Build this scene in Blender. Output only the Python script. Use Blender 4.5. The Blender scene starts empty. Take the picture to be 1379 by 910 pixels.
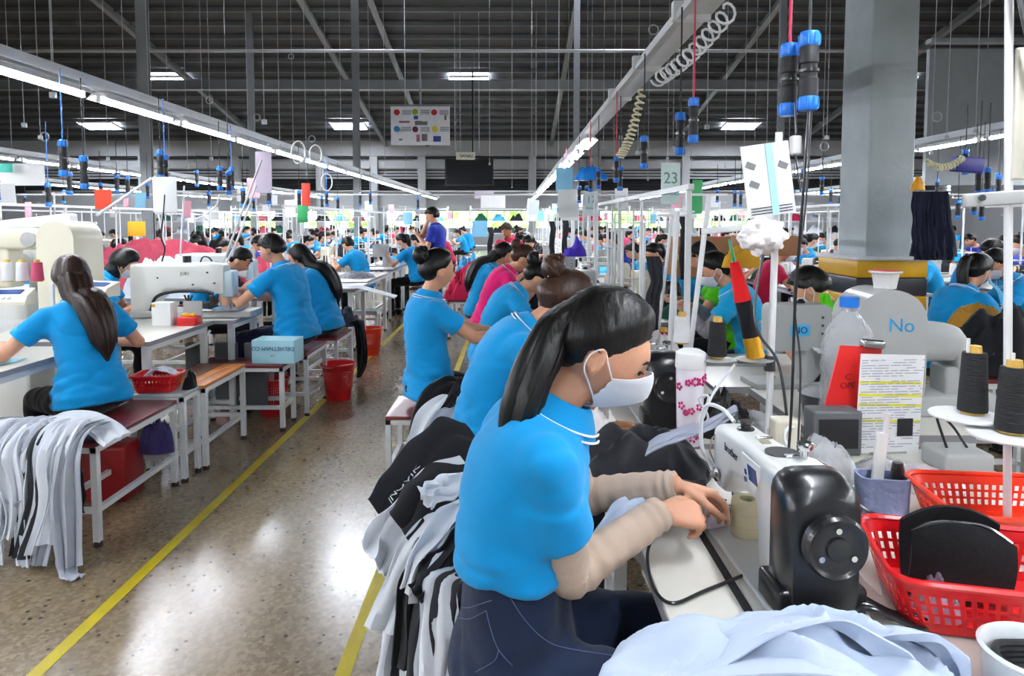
import bpy, bmesh, math, random
from mathutils import Vector, Matrix, Euler, noise
PI = math.pi
R = math.radians
V = Vector
scene = bpy.context.scene
COL = scene.collection
rnd = random.Random(7)

# ------------------------------------------------------------ camera
CAM = V((0, 0, 1.5)); F = 930.0; TH = math.atan(58 / 930.0)
cd = bpy.data.cameras.new('camera'); cam = bpy.data.objects.new('camera', cd); COL.objects.link(cam)
cam.location = CAM; cam.rotation_euler = (PI / 2 - TH, 0, 0)
cd.sensor_width = 36; cd.lens = 36 * F / 1379; cd.shift_y = -99 / 1379.0; cd.clip_start = .05; cd.clip_end = 200
scene.camera = cam
def ray(px, py):
    u = (px - 689.5) / F; v = (356 - py) / F
    c, s = math.cos(TH), math.sin(TH)
    return V((u, c + v * s, -s + v * c))
def at(px, py, y):                 # world point of a photo pixel at distance y down the hall
    d = ray(px, py); return CAM + d * (y / d.y)
def atz(px, py, z):                # ... on the level z
    d = ray(px, py); return CAM + d * ((z - CAM.z) / d.z)

# ------------------------------------------------------------ materials
def lin(h):
    if isinstance(h, str):
        h = h.lstrip('#'); h = [int(h[i:i + 2], 16) / 255 for i in (0, 2, 4)]
    return tuple((c / 12.92 if c <= .04045 else ((c + .055) / 1.055) ** 2.4) for c in h) + (1,)
MATS = {}
def mat(name, color, rough=.5, metal=0, var=.06, scale=6, bump=0, bscale=60, coat=0, alpha=1, trans=0, emit=None, estr=0, spec=.5, stretch=None, sheen=0):
    if name in MATS: return MATS[name]
    m = bpy.data.materials.new(name); m.use_nodes = True
    nt = m.node_tree; N = nt.nodes; L = nt.links; b = N['Principled BSDF']
    c = lin(color)
    b.inputs['Roughness'].default_value = rough; b.inputs['Metallic'].default_value = metal
    b.inputs['Specular IOR Level'].default_value = spec
    b.inputs['Coat Weight'].default_value = coat; b.inputs['Coat Roughness'].default_value = .12
    b.inputs['Alpha'].default_value = alpha; b.inputs['Transmission Weight'].default_value = trans
    b.inputs['Sheen Weight'].default_value = sheen
    tc = N.new('ShaderNodeTexCoord')
    src = tc.outputs['Object']
    if stretch:
        mp = N.new('ShaderNodeMapping'); mp.inputs['Scale'].default_value = stretch
        L.new(src, mp.inputs['Vector']); src = mp.outputs['Vector']
    nz = N.new('ShaderNodeTexNoise'); nz.inputs['Scale'].default_value = scale; nz.inputs['Detail'].default_value = 3
    L.new(src, nz.inputs['Vector'])
    mx = N.new('ShaderNodeMix'); mx.data_type = 'RGBA'
    mx.inputs[6].default_value = tuple(max(0, x * (1 - var * 2)) for x in c[:3]) + (1,)
    mx.inputs[7].default_value = tuple(min(1, x * (1 + var * 2)) for x in c[:3]) + (1,)
    L.new(nz.outputs['Fac'], mx.inputs[0]); L.new(mx.outputs[2], b.inputs['Base Color'])
    if bump:
        n2 = N.new('ShaderNodeTexNoise'); n2.inputs['Scale'].default_value = bscale; n2.inputs['Detail'].default_value = 4
        L.new(src, n2.inputs['Vector'])
        bp = N.new('ShaderNodeBump'); bp.inputs['Strength'].default_value = min(1, bump); bp.inputs['Distance'].default_value = .01 * max(1, bump)
        L.new(n2.outputs['Fac'], bp.inputs['Height']); L.new(bp.outputs['Normal'], b.inputs['Normal'])
    if emit is not None:
        b.inputs['Emission Color'].default_value = lin(emit); b.inputs['Emission Strength'].default_value = estr
    m['x'] = 1
    MATS[name] = m
    return m
def cloth(name, color, rough=.85, bump=.35, bscale=14, var=.05): return mat(name, color, rough, 0, var, 9, bump, bscale, sheen=.15, spec=.2)

# ------------------------------------------------------------ mesh builder
def frame_to(d, up=V((0, 0, 1))):
    d = d.normalized()
    if abs(d.dot(up)) > .98: up = V((0, 1, 0))
    x = up.cross(d).normalized(); y = d.cross(x)
    return Matrix((x, y, d)).transposed()
class MB:
    def __init__(s): s.bm = bmesh.new(); s.mi = 0; s.T = Matrix()
    def v(s, p): return s.bm.verts.new(s.T @ V(p))
    def f(s, vs):
        try:
            f = s.bm.faces.new(vs); f.material_index = s.mi; return f
        except ValueError: return None
    def rings(s, rings, caps=(1, 1), closed=False, loop=True):
        rv = [[s.v(p) for p in r] for r in rings]
        n = len(rv[0]); k = len(rv)
        for i in range(k if closed else k - 1):
            a, b = rv[i], rv[(i + 1) % k]
            for j in range(n if loop else n - 1):
                j2 = (j + 1) % n
                s.f((a[j], a[j2], b[j2], b[j]))
        if not closed and loop:
            if caps[0]: s.f(rv[0][::-1])
            if caps[1]: s.f(rv[-1])
        return s
    def box(s, c, size, rot=None, bev=0, taper=1):
        c = V(c); x, y, z = [q / 2 for q in size]
        M = rot if rot is not None else Matrix.Identity(3)
        if isinstance(rot, (int, float)): M = Matrix.Rotation(rot, 3, 'Z')
        P = lambda a, b_, d: c + M @ V((a, b_, d))
        if bev <= 0:
            t = taper
            s.rings([[P(-x, -y, -z), P(x, -y, -z), P(x, y, -z), P(-x, y, -z)], [P(-x * t, -y * t, z), P(x * t, -y * t, z), P(x * t, y * t, z), P(-x * t, y * t, z)]])
            return s
        bev = min(bev, x * .95, y * .95, z * .95)
        def ring(ix, zz, t=1):
            r = []
            for (sx, sy, a0) in ((1, 1, 0), (-1, 1, 90), (-1, -1, 180), (1, -1, 270)):
                for a in (0, 30, 60, 90):
                    an = R(a0 + a); r.append(P(t * (sx * (x - bev) + (bev - ix) * math.cos(an)), t * (sy * (y - bev) + (bev - ix) * math.sin(an)), zz))
            return r
        rs = []
        for a in (0, 35, 65, 90): rs.append(ring(bev * (1 - math.sin(R(a))), -z + bev * (1 - math.cos(R(a)))))
        t = taper
        for a in (90, 65, 35, 0): rs.append(ring(bev * (1 - math.sin(R(a))), z - bev * (1 - math.cos(R(a))), t))
        s.rings(rs); return s
    def cyl(s, p0, p1, r0, r1=None, n=12, caps=(1, 1)):
        p0, p1 = V(p0), V(p1); r1 = r0 if r1 is None else r1
        M = frame_to(p1 - p0)
        s.rings([[p + M @ V((r * math.cos(2 * PI * i / n), r * math.sin(2 * PI * i / n), 0)) for i in range(n)] for p, r in ((p0, r0), (p1, r1))], caps)
        return s
    def tube(s, pts, r, n=8, flat=1, closed=False, grooves=None, caps=(1, 1)):
        pts = [V(p) for p in pts]; k = len(pts); rs = []
        up = V((0, 0, 1)); t0 = (pts[1] - pts[0]).normalized(); M = frame_to(t0)
        for i, p in enumerate(pts):
            if closed: t = (pts[(i + 1) % k] - pts[i - 1]).normalized()
            else: t = (pts[min(i + 1, k - 1)] - pts[max(i - 1, 0)]).normalized()
            q = M.col[2].rotation_difference(t); M = q.to_matrix() @ M
            rr = r[i] if isinstance(r, (list, tuple)) else r
            rx, ry = (rr if isinstance(rr, (list, tuple)) else (rr, rr * flat))
            ring = []
            for j in range(n):
                a = 2 * PI * j / n; g = 1
                if grooves: g = 1 + grooves[1] * math.sin(grooves[0] * a + i * .4)
                ring.append(p + M @ V((rx * g * math.cos(a), ry * g * math.sin(a), 0)))
            rs.append(ring)
        s.rings(rs, caps, closed); return s
    def ball(s, c, r, n=12, m=8, rot=None):
        c = V(c); r = V(r) if not isinstance(r, (int, float)) else V((r, r, r))
        M = rot or Matrix.Identity(3)
        rs = []
        for i in range(m + 1):
            a = -PI / 2 + PI * (i + .001) / (m + .002)
            rs.append([c + M @ V((r.x * math.cos(a) * math.cos(2 * PI * j / n), r.y * math.cos(a) * math.sin(2 * PI * j / n), r.z * math.sin(a))) for j in range(n)])
        s.rings(rs); return s
    def lathe(s, prof, c=(0, 0, 0), n=20, M=None, caps=(1, 1)):
        c = V(c); M = M or Matrix.Identity(3)
        s.rings([[c + M @ V((max(r, .0002) * math.cos(2 * PI * j / n), max(r, .0002) * math.sin(2 * PI * j / n), z)) for j in range(n)] for r, z in prof], caps); return s
    def prism(s, pts, d):            # flat outline extruded by vector d
        d = V(d); s.rings([[V(p) for p in pts], [V(p) + d for p in pts]]); return s
    def sheet(s, fn, nu, nv, th=0):     # fn(u,v)->point ; optional thickness along normal
        P = [[V(fn(i / nu, j / nv)) for j in range(nv + 1)] for i in range(nu + 1)]
        if th == 0:
            s.rings(P, loop=False); return s
        Q = []
        for i in range(nu + 1):
            r = []
            for j in range(nv + 1):
                du = P[min(i + 1, nu)][j] - P[max(i - 1, 0)][j]; dv = P[i][min(j + 1, nv)] - P[i][max(j - 1, 0)]
                nn = du.cross(dv); nn = nn.normalized() if nn.length > 1e-9 else V((0, 0, 1)); r.append(P[i][j] + nn * th)
            Q.append(r)
        a = [[s.v(p) for p in r] for r in P]; b = [[s.v(p) for p in r] for r in Q]
        for i in range(nu):
            for j in range(nv):
                s.f((a[i][j], a[i][j + 1], a[i + 1][j + 1], a[i + 1][j])); s.f((b[i][j], b[i + 1][j], b[i + 1][j + 1], b[i][j + 1]))
        for i in range(nu):
            s.f((a[i][0], a[i + 1][0], b[i + 1][0], b[i][0])); s.f((a[i][nv], b[i][nv], b[i + 1][nv], a[i + 1][nv]))
        for j in range(nv):
            s.f((a[0][j], b[0][j], b[0][j + 1], a[0][j + 1])); s.f((a[nu][j], a[nu][j + 1], b[nu][j + 1], b[nu][j]))
        return s
    def mesh(s, name, mats, sharp=35):
        bmesh.ops.recalc_face_normals(s.bm, faces=s.bm.faces)
        me = bpy.data.meshes.new(name); s.bm.to_mesh(me); s.bm.free()
        for m in (mats if isinstance(mats, (list, tuple)) else [mats]): me.materials.append(m)
        me.polygons.foreach_set('use_smooth', [True] * len(me.polygons))
        if sharp < 180: me.set_sharp_from_angle(angle=R(sharp))
        return me
    def build(s, name, mats, parent=None, sharp=35, **k):
        o = bpy.data.objects.new(name, s.mesh(name, mats, sharp)); COL.objects.link(o)
        if parent is not None: o.parent = parent
        tag(o, **k)
        return o
def tag(o, label=None, cat=None, group=None, kind=None):
    if label: o['label'] = label
    if cat: o['category'] = cat
    if group: o['group'] = group
    if kind: o['kind'] = kind
    return o
def empty(name, loc, label=None, cat=None, group=None, rz=0, rot=None):
    o = bpy.data.objects.new(name, None); COL.objects.link(o); o.location = loc; o.empty_display_size = .05
    o.rotation_euler = rot if rot is not None else (0, 0, rz)
    return tag(o, label, cat, group)
def kids(o): return KID.get(o.name, [])
def copy_tree(o, loc=None, rz=None, label=None, group=None, parent=None, skip=()):
    c = o.copy(); COL.objects.link(c)
    if parent is not None: c.parent = parent
    if loc is not None: c.location = loc
    if rz is not None: c.rotation_euler = (0, 0, rz)
    if label: c['label'] = label
    if group: c['group'] = group
    for ch in list(o.children):
        if ch.name.split('.')[0] in skip: continue
        copy_tree(ch, parent=c, skip=skip)
    return c
def remesh(parts_mb, voxel, smooth=4, name='m', mats=None, disp=None, sfac=.5):
    """one continuous surface out of overlapping closed shapes"""
    me = parts_mb.mesh(name, mats, 180)
    o = bpy.data.objects.new('tmp', me); COL.objects.link(o)
    r = o.modifiers.new('r', 'REMESH'); r.mode = 'VOXEL'; r.voxel_size = voxel; r.use_smooth_shade = True
    if smooth:
        q = o.modifiers.new('s', 'SMOOTH'); q.iterations = smooth; q.factor = sfac
    dg = bpy.context.evaluated_depsgraph_get()
    out = bpy.data.meshes.new_from_object(o.evaluated_get(dg)); out.name = name
    bpy.data.objects.remove(o); bpy.data.meshes.remove(me)
    if not out.materials:
        for m in (mats if isinstance(mats, (list, tuple)) else [mats]): out.materials.append(m)
    if disp:
        ns = [v.normal.copy() for v in out.vertices]
        for v, n_ in zip(out.vertices, ns): v.co += n_ * disp(v.co)
    out.polygons.foreach_set('use_smooth', [True] * len(out.polygons))
    return out
def link(name, me, parent=None, **k):
    o = bpy.data.objects.new(name, me); COL.objects.link(o)
    if parent is not None: o.parent = parent
    return tag(o, **k)
def bez(pts, n=24):                 # smooth path through points (Catmull-Rom)
    P = [V(p) for p in pts]; P = [P[0] * 2 - P[1]] + P + [P[-1] * 2 - P[-2]]; out = []
    seg = len(P) - 3
    for i in range(n + 1):
        t = i / n * seg; k = min(int(t), seg - 1); u = t - k
        a, b, c, d = P[k:k + 4]
        out.append(.5 * ((2 * b) + (c - a) * u + (2 * a - 5 * b + 4 * c - d) * u * u + (3 * b - a - 3 * c + d) * u ** 3))
    return out
def text_mesh(name, s, size, M, material, parent=None, depth=.0008, align='CENTER', **k):
    cu = bpy.data.curves.new(name, 'FONT'); cu.body = s; cu.size = size; cu.extrude = depth; cu.align_x = align; cu.align_y = 'CENTER'
    o = bpy.data.objects.new('tmp', cu); COL.objects.link(o)
    dg = bpy.context.evaluated_depsgraph_get()
    me = bpy.data.meshes.new_from_object(o.evaluated_get(dg)); bpy.data.objects.remove(o)
    me.transform(M); me.materials.clear(); me.materials.append(material); me.name = name
    return link(name, me, parent, **k)
# ------------------------------------------------------------ world & view
w = bpy.data.worlds.new('world'); scene.world = w; w.use_nodes = True
bg = w.node_tree.nodes['Background']; bg.inputs[0].default_value = (.82, .92, 1, 1); bg.inputs[1].default_value = 3.0
scene.view_settings.view_transform = 'Standard'; scene.view_settings.look = 'None'; scene.view_settings.gamma = 1
scene.view_settings.exposure = 2.85; scene.view_settings.use_curve_mapping = False
scene.render.film_transparent = False
scene.cycles.max_bounces = 6; scene.cycles.diffuse_bounces = 3; scene.cycles.transparent_max_bounces = 12
scene.cycles.use_light_tree = True; scene.cycles.sample_clamp_indirect = 6
scene.cycles.use_denoising = True

# floor: ground speckled concrete, polished
def floor_mat():
    m = bpy.data.materials.new('speckled_concrete'); m.use_nodes = True
    nt = m.node_tree; N = nt.nodes; L = nt.links; b = N['Principled BSDF']
    tc = N.new('ShaderNodeTexCoord')
    def nz(sc, det=3, r=.5):
        n = N.new('ShaderNodeTexNoise'); n.inputs['Scale'].default_value = sc; n.inputs['Detail'].default_value = det; n.inputs['Roughness'].default_value = r
        L.new(tc.outputs['Object'], n.inputs['Vector']); return n.outputs['Fac']
    def ramp(src, stops):
        r = N.new('ShaderNodeValToRGB'); e = r.color_ramp.elements
        e[0].position, e[0].color = stops[0]; e[1].position, e[1].color = stops[1]
        for p, c in stops[2:]:
            q = e.new(p); q.color = c
        L.new(src, r.inputs[0]); return r.outputs[0]
    def mix(a, b_, f, t='MIX'):
        x = N.new('ShaderNodeMix'); x.data_type = 'RGBA'; x.blend_type = t
        if isinstance(f, float): x.inputs[0].default_value = f
        else: L.new(f, x.inputs[0])
        L.new(a, x.inputs[6]); L.new(b_, x.inputs[7]); return x.outputs[2]
    base = ramp(nz(.9, 1), [(.2, lin('#7d6a4e')), (.8, lin('#8c7a5e'))])
    vor = N.new('ShaderNodeTexVoronoi'); vor.inputs['Scale'].default_value = 60; L.new(tc.outputs['Object'], vor.inputs['Vector'])
    vr = ramp(vor.outputs['Color'], [(.2, lin('#544630')), (.55, lin('#8c7b5f')), (.8, lin('#ab9b7c'))])
    c1 = mix(base, vr, .35)
    v2 = N.new('ShaderNodeTexVoronoi'); v2.inputs['Scale'].default_value = 26; L.new(tc.outputs['Object'], v2.inputs['Vector'])
    msk = ramp(v2.outputs['Distance'], [(.16, (1, 1, 1, 1)), (.24, (0, 0, 0, 1))])
    msk2 = ramp(v2.outputs['Color'], [(.56, (0, 0, 0, 1)), (.60, (1, 1, 1, 1))])
    mk = mix(msk, msk2, 1.0, 'MULTIPLY')
    rgb = N.new('ShaderNodeRGB'); rgb.outputs[0].default_value = lin('#38302a')
    c2 = mix(c1, rgb.outputs[0], mk)
    L.new(c2, b.inputs['Base Color'])
    rr = ramp(nz(1.1, 1), [(.2, (.17,) * 3 + (1,)), (.8, (.27,) * 3 + (1,))]); L.new(rr, b.inputs['Roughness'])
    b.inputs['Specular IOR Level'].default_value = .8
    bp = N.new('ShaderNodeBump'); bp.inputs['Strength'].default_value = .04; bp.inputs['Distance'].default_value = .003
    L.new(nz(9, 3), bp.inputs['Height']); L.new(bp.outputs['Normal'], b.inputs['Normal'])
    return m
XW0, XW1, YB, YF = -30.0, 24.0, 38.0, -6.0
def S(name, mb, m, parent=None): return mb.build(name, m, parent, kind='structure')
S('floor', MB().box(((XW0 + XW1) / 2, (YB + YF) / 2, -.05), (XW1 - XW0, YB - YF, .1)), floor_mat())
Yel = mat('worn_yellow_paint', '#c0ae10', .45, var=.16, scale=5, bump=.1)
line = lambda x, y0, y1, wd: MB().sheet(lambda u, v: (x + (v - .5) * wd + .006 * math.sin(u * 9), y0 + (y1 - y0) * u, .0015), 24, 1, .0015)
S('trim_1', line(-1.585, -.5, 34, .052), Yel); S('trim_2', line(-.565, -.5, 34, .052), Yel)
# roof: sloping sheet, purlins, rafters
RZ = lambda y: 13.5 - .2 * y
roofm = mat('dark_roof_sheet', '#47494c', .7, var=.1, scale=.6, stretch=(1, 6, 1))
purl = mat('roof_purlin_steel', '#74777a', .5, metal=.1, var=.08, scale=2)
steel = mat('painted_grey_steel', '#85898d', .5, var=.07, scale=2)
mb = MB()
def corr(u, v):
    y = -6 + 44 * u; x = XW0 + (XW1 - XW0) * v; return (x, y, RZ(max(y, -6)))
mb.sheet(corr, 60, 2, .06)
for i in range(140):                      # standing ribs of the sheet
    x = XW0 + (XW1 - XW0) * i / 139; mb.box((x, 16, RZ(16) - .02), (.05, 44.8, .045), Matrix.Rotation(-math.atan(.2), 3, 'X'))
roof = S('ceiling', mb, roofm)
for i in range(25):
    y = 14 + i * .97; S('ceiling_purlin', MB().box((0 - 1, y, RZ(y) - .16), (XW1 - XW0, .07, .15)), purl)
for x in (-13.4, -6.8, -.35 - 4.2, 2.1, 8.7, 15.3):
    S('ceiling_rafter', MB().box((x, 16, RZ(16) - .42), (.2, 45, .03), Matrix.Rotation(-math.atan(.2), 3, 'X')).box((x, 16, RZ(16) - .3), (.03, 45, .3), Matrix.Rotation(-math.atan(.2), 3, 'X')), steel)
# cross members
S('beam_1', MB().box((-3, 28, 6.93), (54, .2, .32)).box((-3, 28, 7.1), (54, .3, .03)).box((-3, 28, 6.76), (54, .3, .03)), steel)
S('beam_2', MB().cyl((-21, 20, 6.34), (19, 20, 6.34), .045, n=10), mat('galvanised_pipe', '#b4b7ba', .4, metal=.3))
S('beam_3', MB().box((-3, 12.5, 1.5 + (298 - 262) / 930 * 12.5 * 1.0), (54, .03, .03)), mat('galvanised_pipe', '#b4b7ba'))
S('beam_4', MB().cyl((-21, 30, 2.78), (19, 30, 2.78), .05, n=8), mat('galvanised_pipe', '#b4b7ba'))
# walls
wallm = mat('pale_grey_wall', '#bfc3c6', .8, var=.05, scale=.7)
bandm = mat('light_steel_band', '#c6c9cc', .6, var=.04)
darkm = mat('dark_louvre', '#33363a', .6, var=.2, scale=3)
S('wall_left', MB().box((XW0 - .1, 16, 6.5), (.2, 44, 15)), wallm)
S('wall_right', MB().box((XW1 + .1, 16, 6.5), (.2, 44, 15)), wallm)
S('wall_front', MB().box((-3, YF - .1, 7), (56, .2, 15)), wallm)
mb = MB()     # back wall: window openings at 1.2-2.0 m between piers
W = [(-17, -13), (-11.5, -7.5), (-2.9 - 4, -5.3), (-4.2, 2.4), (4.5, 8.5), (10, 14)]
xs = [XW0] + [q for w_ in W for q in w_] + [XW1]
for i in range(0, len(xs), 2): mb.box(((xs[i] + xs[i + 1]) / 2, YB + .1, 1.6), (xs[i + 1] - xs[i], .2, .9))
mb.box((-3, YB + .1, .575), (54, .2, 1.15)); mb.box((-3, YB + .1, 2.5), (54, .2, .9)); mb.box((-3, YB + .1, 4.9), (54, .2, 2.2))
S('wall_back', mb, wallm)
S('wall_back_band', MB().box((-3, YB - .2, 5.45), (54, .3, .85)), bandm)
S('wall_back_rail', MB().box((-3, YB - .25, 4.94), (54, .34, .06)), darkm)
S('wall_back_panel', MB().box((-3, YB - .1, 4.62), (52, .2, .5)), bandm)
mb = MB(); mb.box((-3, YB + .25, 3.4), (54, .04, 1.9))
for i in range(9): mb.box((-3, YB - .02, 3.0 + i * .16), (54, .05, .03), Matrix.Rotation(.6, 3, 'X'))
S('window_1', mb, darkm)
for x in (-20, -15, -10.4, -7.5, -4.9, 1.1, 4.6, 9.4, 14): S('column_pilaster', MB().box((x, YB - .25, 2.5), (.42, .4, 5)), bandm)
for k, (a, b_) in enumerate(W):
    mb = MB()
    n = max(2, int((b_ - a) / .9))
    for j in range(n + 1): mb.box((a + (b_ - a) * j / n, YB + .1, 1.6), (.06, .08, .9))
    mb.box(((a + b_) / 2, YB + .1, 1.6), (b_ - a, .07, .05))
    fr = S('window_%d' % (k + 2), mb, bandm)
    MB().box(((a + b_) / 2, YB + .1, 1.6), (b_ - a, .008, .9)).build('pane', mat('window_glass', '#eef4f2', .05, trans=1, var=0, spec=.3), fr)
# foliage beyond the windows
mb = MB(); r_ = random.Random(3)
for i in range(420):
    x = r_.uniform(-18, 15); z = r_.uniform(.3, 3.2); y = 41.5 + r_.uniform(0, 1.6)
    mb.ball((x, y, z), (r_.uniform(.2, .5), .3, r_.uniform(.15, .4)), 7, 5)
o = mb.build('hedge_foliage', mat('sunlit_leaf', '#8cc04a', .7, var=.5, scale=2, bump=1, bscale=9)); tag(o, 'bright green foliage outside seen through the far windows', 'hedge', kind='stuff')
# steel posts of the hall
def post(name, x, y, wd, top): S(name, MB().box((x, y, top / 2), (wd, .02, top)).box((x, y + wd * .45, top / 2), (wd, .02, top)).box((x, y + wd * .22, top / 2), (.02, wd * .4, top)), steel)
post('column_1', (482 - 690) / 930 * 20, 20, .2, 9.5); post('column_2', (776 - 690) / 930 * 21, 21, .18, 9.3); post('column_3', (200 - 690) / 930 * 13, 13, .2, 10.9)
post('column_4', 8.1, 21, .2, 9.3); post('column_5', (175 / 930 * -20) - 5.2, 24, .2, 8.7)
# concrete pillar with striped padding
conc = mat('raw_concrete', '#aab3b6', .85, var=.12, scale=3, bump=.25, bscale=30)
S('pillar_1', MB().box((2.83 + .185, 5.52 + .24, 5.5), (.37, .48, 11), bev=.02), conc)
pad = empty('pillar_padding', (3.0, 5.78, 0), 'yellow and black striped padding wrapped round the foot of the concrete pillar', 'column guard')
YB_ = [('y', .09), ('b', .10), ('y', .18), ('b', .15), ('y', .13)]
z = 1.2; k = 0
yv = mat('yellow_vinyl', '#e8b010', .35, var=.05, coat=.2); bv = mat('black_vinyl', '#2a2d35', .35, coat=.2)
while z > .02:
    h = .145; h = min(h, z); MB().box((0, 0, z - h / 2), (.56, .7, h * .99), bev=.012).build('band', yv if k % 2 == 0 else bv, pad); z -= h; k += 1
MB().box((0, 0, 1.205), (.6, .74, .03), bev=.012).build('cloth_edge', cloth('white_cloth', '#e8e8ec'), pad)
# large white-grey partition panels on the far right wall
S('wall_partition', MB().box((9.6, 13.5, 3.5), (3.2, .1, 2.6)).box((9.6, 13.5, 4.95), (3.2, .2, .08)), mat('duct_panel', '#9ba1a5', .5))
# ------------------------------------------------------------ lamps
LZ = 2.5
tubem = mat('lit_tube', '#ffffff', .4, emit='#f4f8ff', estr=17, var=0)
whm = mat('white_enamel', '#e3e6e8', .35, var=.03)
railm = mat('white_wiring_duct', '#d4d8db', .45, var=.05)
def fixture_proto():
    r = empty('hanging_tube_light', (0, 0, 0), 'x', 'tube light')
    MB().prism([(-.095, 0, .022), (-.04, 0, .075), (.04, 0, .075), (.095, 0, .022), (.035, 0, .045), (-.035, 0, .045)], (0, 1.24, 0)).build('batten', whm, r)
    MB().cyl((0, .03, .018), (0, 1.21, .018), .02, n=8).build('tube', tubem, r)
    for y in (.015, 1.225): MB().box((0, y, .022), (.035, .02, .05), bev=.004).build('lamp_holder', whm, r)
    return r
FX = fixture_proto()
first = True
def lamp(x, y, z, label, group):
    global first
    if first: first = False; FX.location = (x, y, z); FX['label'] = label; FX['group'] = group; return
    copy_tree(FX, (x, y, z), 0, label, group)
rows = {-3.4: ('lit tube light on the long white duct left of the aisle', 'tube lights left of the aisle'),
        .97: ('lit tube light on the white duct above the masked seamstress row', 'tube lights right of the aisle'),
        -8.05: ('lit tube light on the second duct left of the aisle', 'tube lights of the second duct left of the aisle'),
        5.75: ('lit tube light on the duct beyond the concrete pillar', 'tube lights beyond the pillar'),
        -12.6: ('lit tube light on the farthest duct along the left side', 'tube lights of the farthest left duct'),
        10.6: ('lit tube light on the farthest duct along the right side', 'tube lights of the farthest right duct')}
for X, (lb, gp) in rows.items():
    y1 = 31
    y = -4.2
    while y < y1:
        skip = (X == .97 and 1.9 < y < 7.2)  # near-end tubes, before this gap, are unseen and added to light the foreground
        if not skip: lamp(X, y, LZ - .02, lb, gp)
        y += 1.42 if X != .97 else 1.6
    du = empty('hanging_duct', (X, 0, LZ), {-3.4: 'long white wiring duct carrying tube lights left of the aisle', .97: 'white wiring duct running overhead above the masked seamstress',
        -8.05: 'second white wiring duct left of the aisle', 5.75: 'white wiring duct running beyond the concrete pillar', -12.6: 'farthest white wiring duct on the left side', 10.6: 'farthest white wiring duct on the right side'}[X], 'wiring duct', 'overhead wiring ducts')
    MB().box((0, 14, .115), (.15, 36, .075), bev=.004).build('duct', railm, du)
    MB().box((.045, 14, .145), (.02, 36, .03)).box((-.045, 14, .145), (.02, 36, .03)).build('flange', railm, du)
    if X == .97:
        MB().box((-.09, 5, .07), (.045, 9, .035)).build('side_rail', railm, du)
        for yy in (2.5, 3.7, 4.9, 6.1): MB().box((-.03, yy, .1), (.2, .05, .1), bev=.005).build('bracket', whm, du)
# roof skylights
sky = mat('skylight_panel', '#ffffff', .5, emit='#eef4ff', estr=9, var=0)
for i, (px, py, yy) in enumerate([(632, 105, 29.5), (228, 107, 29.5), (470, 167, 35), (135, 166, 35), (997, 165, 35), (470, -60, 20.5), (860, -60, 20.5), (1200, 105, 29.5)]):
    p = at(px, py, yy); wdx = 1.7; dy = 1.0 if yy > 25 else 1.5
    z0 = RZ(yy) - .24
    sk = empty('ceiling_skylight', (p.x, yy, z0), 'bright roof skylight panel in the dark ceiling', 'skylight', 'roof skylights', rot=(-math.atan(.2), 0, 0))
    MB().box((0, 0, .02), (wdx, dy, .03)).build('panel', sky, sk)
    fm = MB()
    for s in (-1, 1): fm.box((s * wdx / 2, 0, .02), (.06, dy + .06, .08)).box((0, s * dy / 2, .02), (wdx, .06, .08))
    fm.build('frame', bandm, sk)
# ------------------------------------------------------------ people
def skin_mat(name, c):
    m = mat(name, c, .48, var=.05, scale=14, bump=.08, bscale=120, spec=.4)
    b = m.node_tree.nodes['Principled BSDF']; b.inputs['Subsurface Weight'].default_value = .12; b.inputs['Subsurface Radius'].default_value = (.012, .004, .002); b.inputs['Subsurface Scale'].default_value = .6
    return m
SKIN = skin_mat('skin', '#d09a7c'); SKIN2 = skin_mat('skin_tan', '#bd8464')
def hair_mat(name, c, c2=None):
    m = mat(name, c, .42, var=.35, scale=30, bump=.3, bscale=70, stretch=(1, 1, .12), spec=.35); return m
HAIR = hair_mat('black_hair', '#0b0908'); HAIRB = hair_mat('brown_hair', '#3a2418')
POLO = cloth('turquoise_polo', '#008fcd', .8, .25, 12); POLOL = cloth('light_blue_polo', '#0f98d4', .8, .2, 12)
NAVY = cloth('navy_cloth', '#1d2140'); BLACKC = cloth('black_cloth', '#15151a')
WHITEC = cloth('white_cloth', '#e8e8ec')
MASKM = cloth('mask_fabric', '#dfe3ea', .8, .15, 30)
SM = lambda a, b, x: (lambda t: t * t * (3 - 2 * t))(min(1, max(0, (x - a) / (b - a))))
G = lambda d, w: math.exp(-(d / w) ** 2)
def headpt(d, off=0, face=1.0):
    x, y, z = d
    rx, ry, rz = .073, .093, .106
    X, Y, Z = x * rx, y * ry, z * rz
    low = SM(.05, 1, -z)
    X *= 1 - .38 * low
    if y < 0: Y *= 1 - .42 * SM(.0, .9, -z)
    else: Y *= 1 - .10 * SM(.2, .9, -z)
    X *= 1 - .06 * SM(.3, 1, y)          # narrower face front
    if face and y > 0:
        f = SM(.35, .8, y) * face
        n = 0
        n += .021 * G(x, .15) * SM(.13, -.26, z) * SM(-.42, -.30, z)     # nose
        n += .006 * G(x, .2) * G(z + .22, .2)
        n -= .008 * (G(x - .36, .16) + G(x + .36, .16)) * G(z - .06, .14)
        n += .004 * G(z - .3, .16)
        n += .006 * G(x, .28) * G(z + .50, .07) + .004 * G(x, .25) * G(z + .62, .06) - .003 * G(x, .3) * G(z + .56, .03)
        n += .008 * G(x, .28) * G(z + .86, .14)
        n += .003 * (G(x - .5, .2) + G(x + .5, .2)) * G(z + .2, .2)
        Y += n * f
    p = V((X, Y, Z))
    if off: p += V((x / rx, y / ry, z / rz)).normalized() * off
    return p
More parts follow.
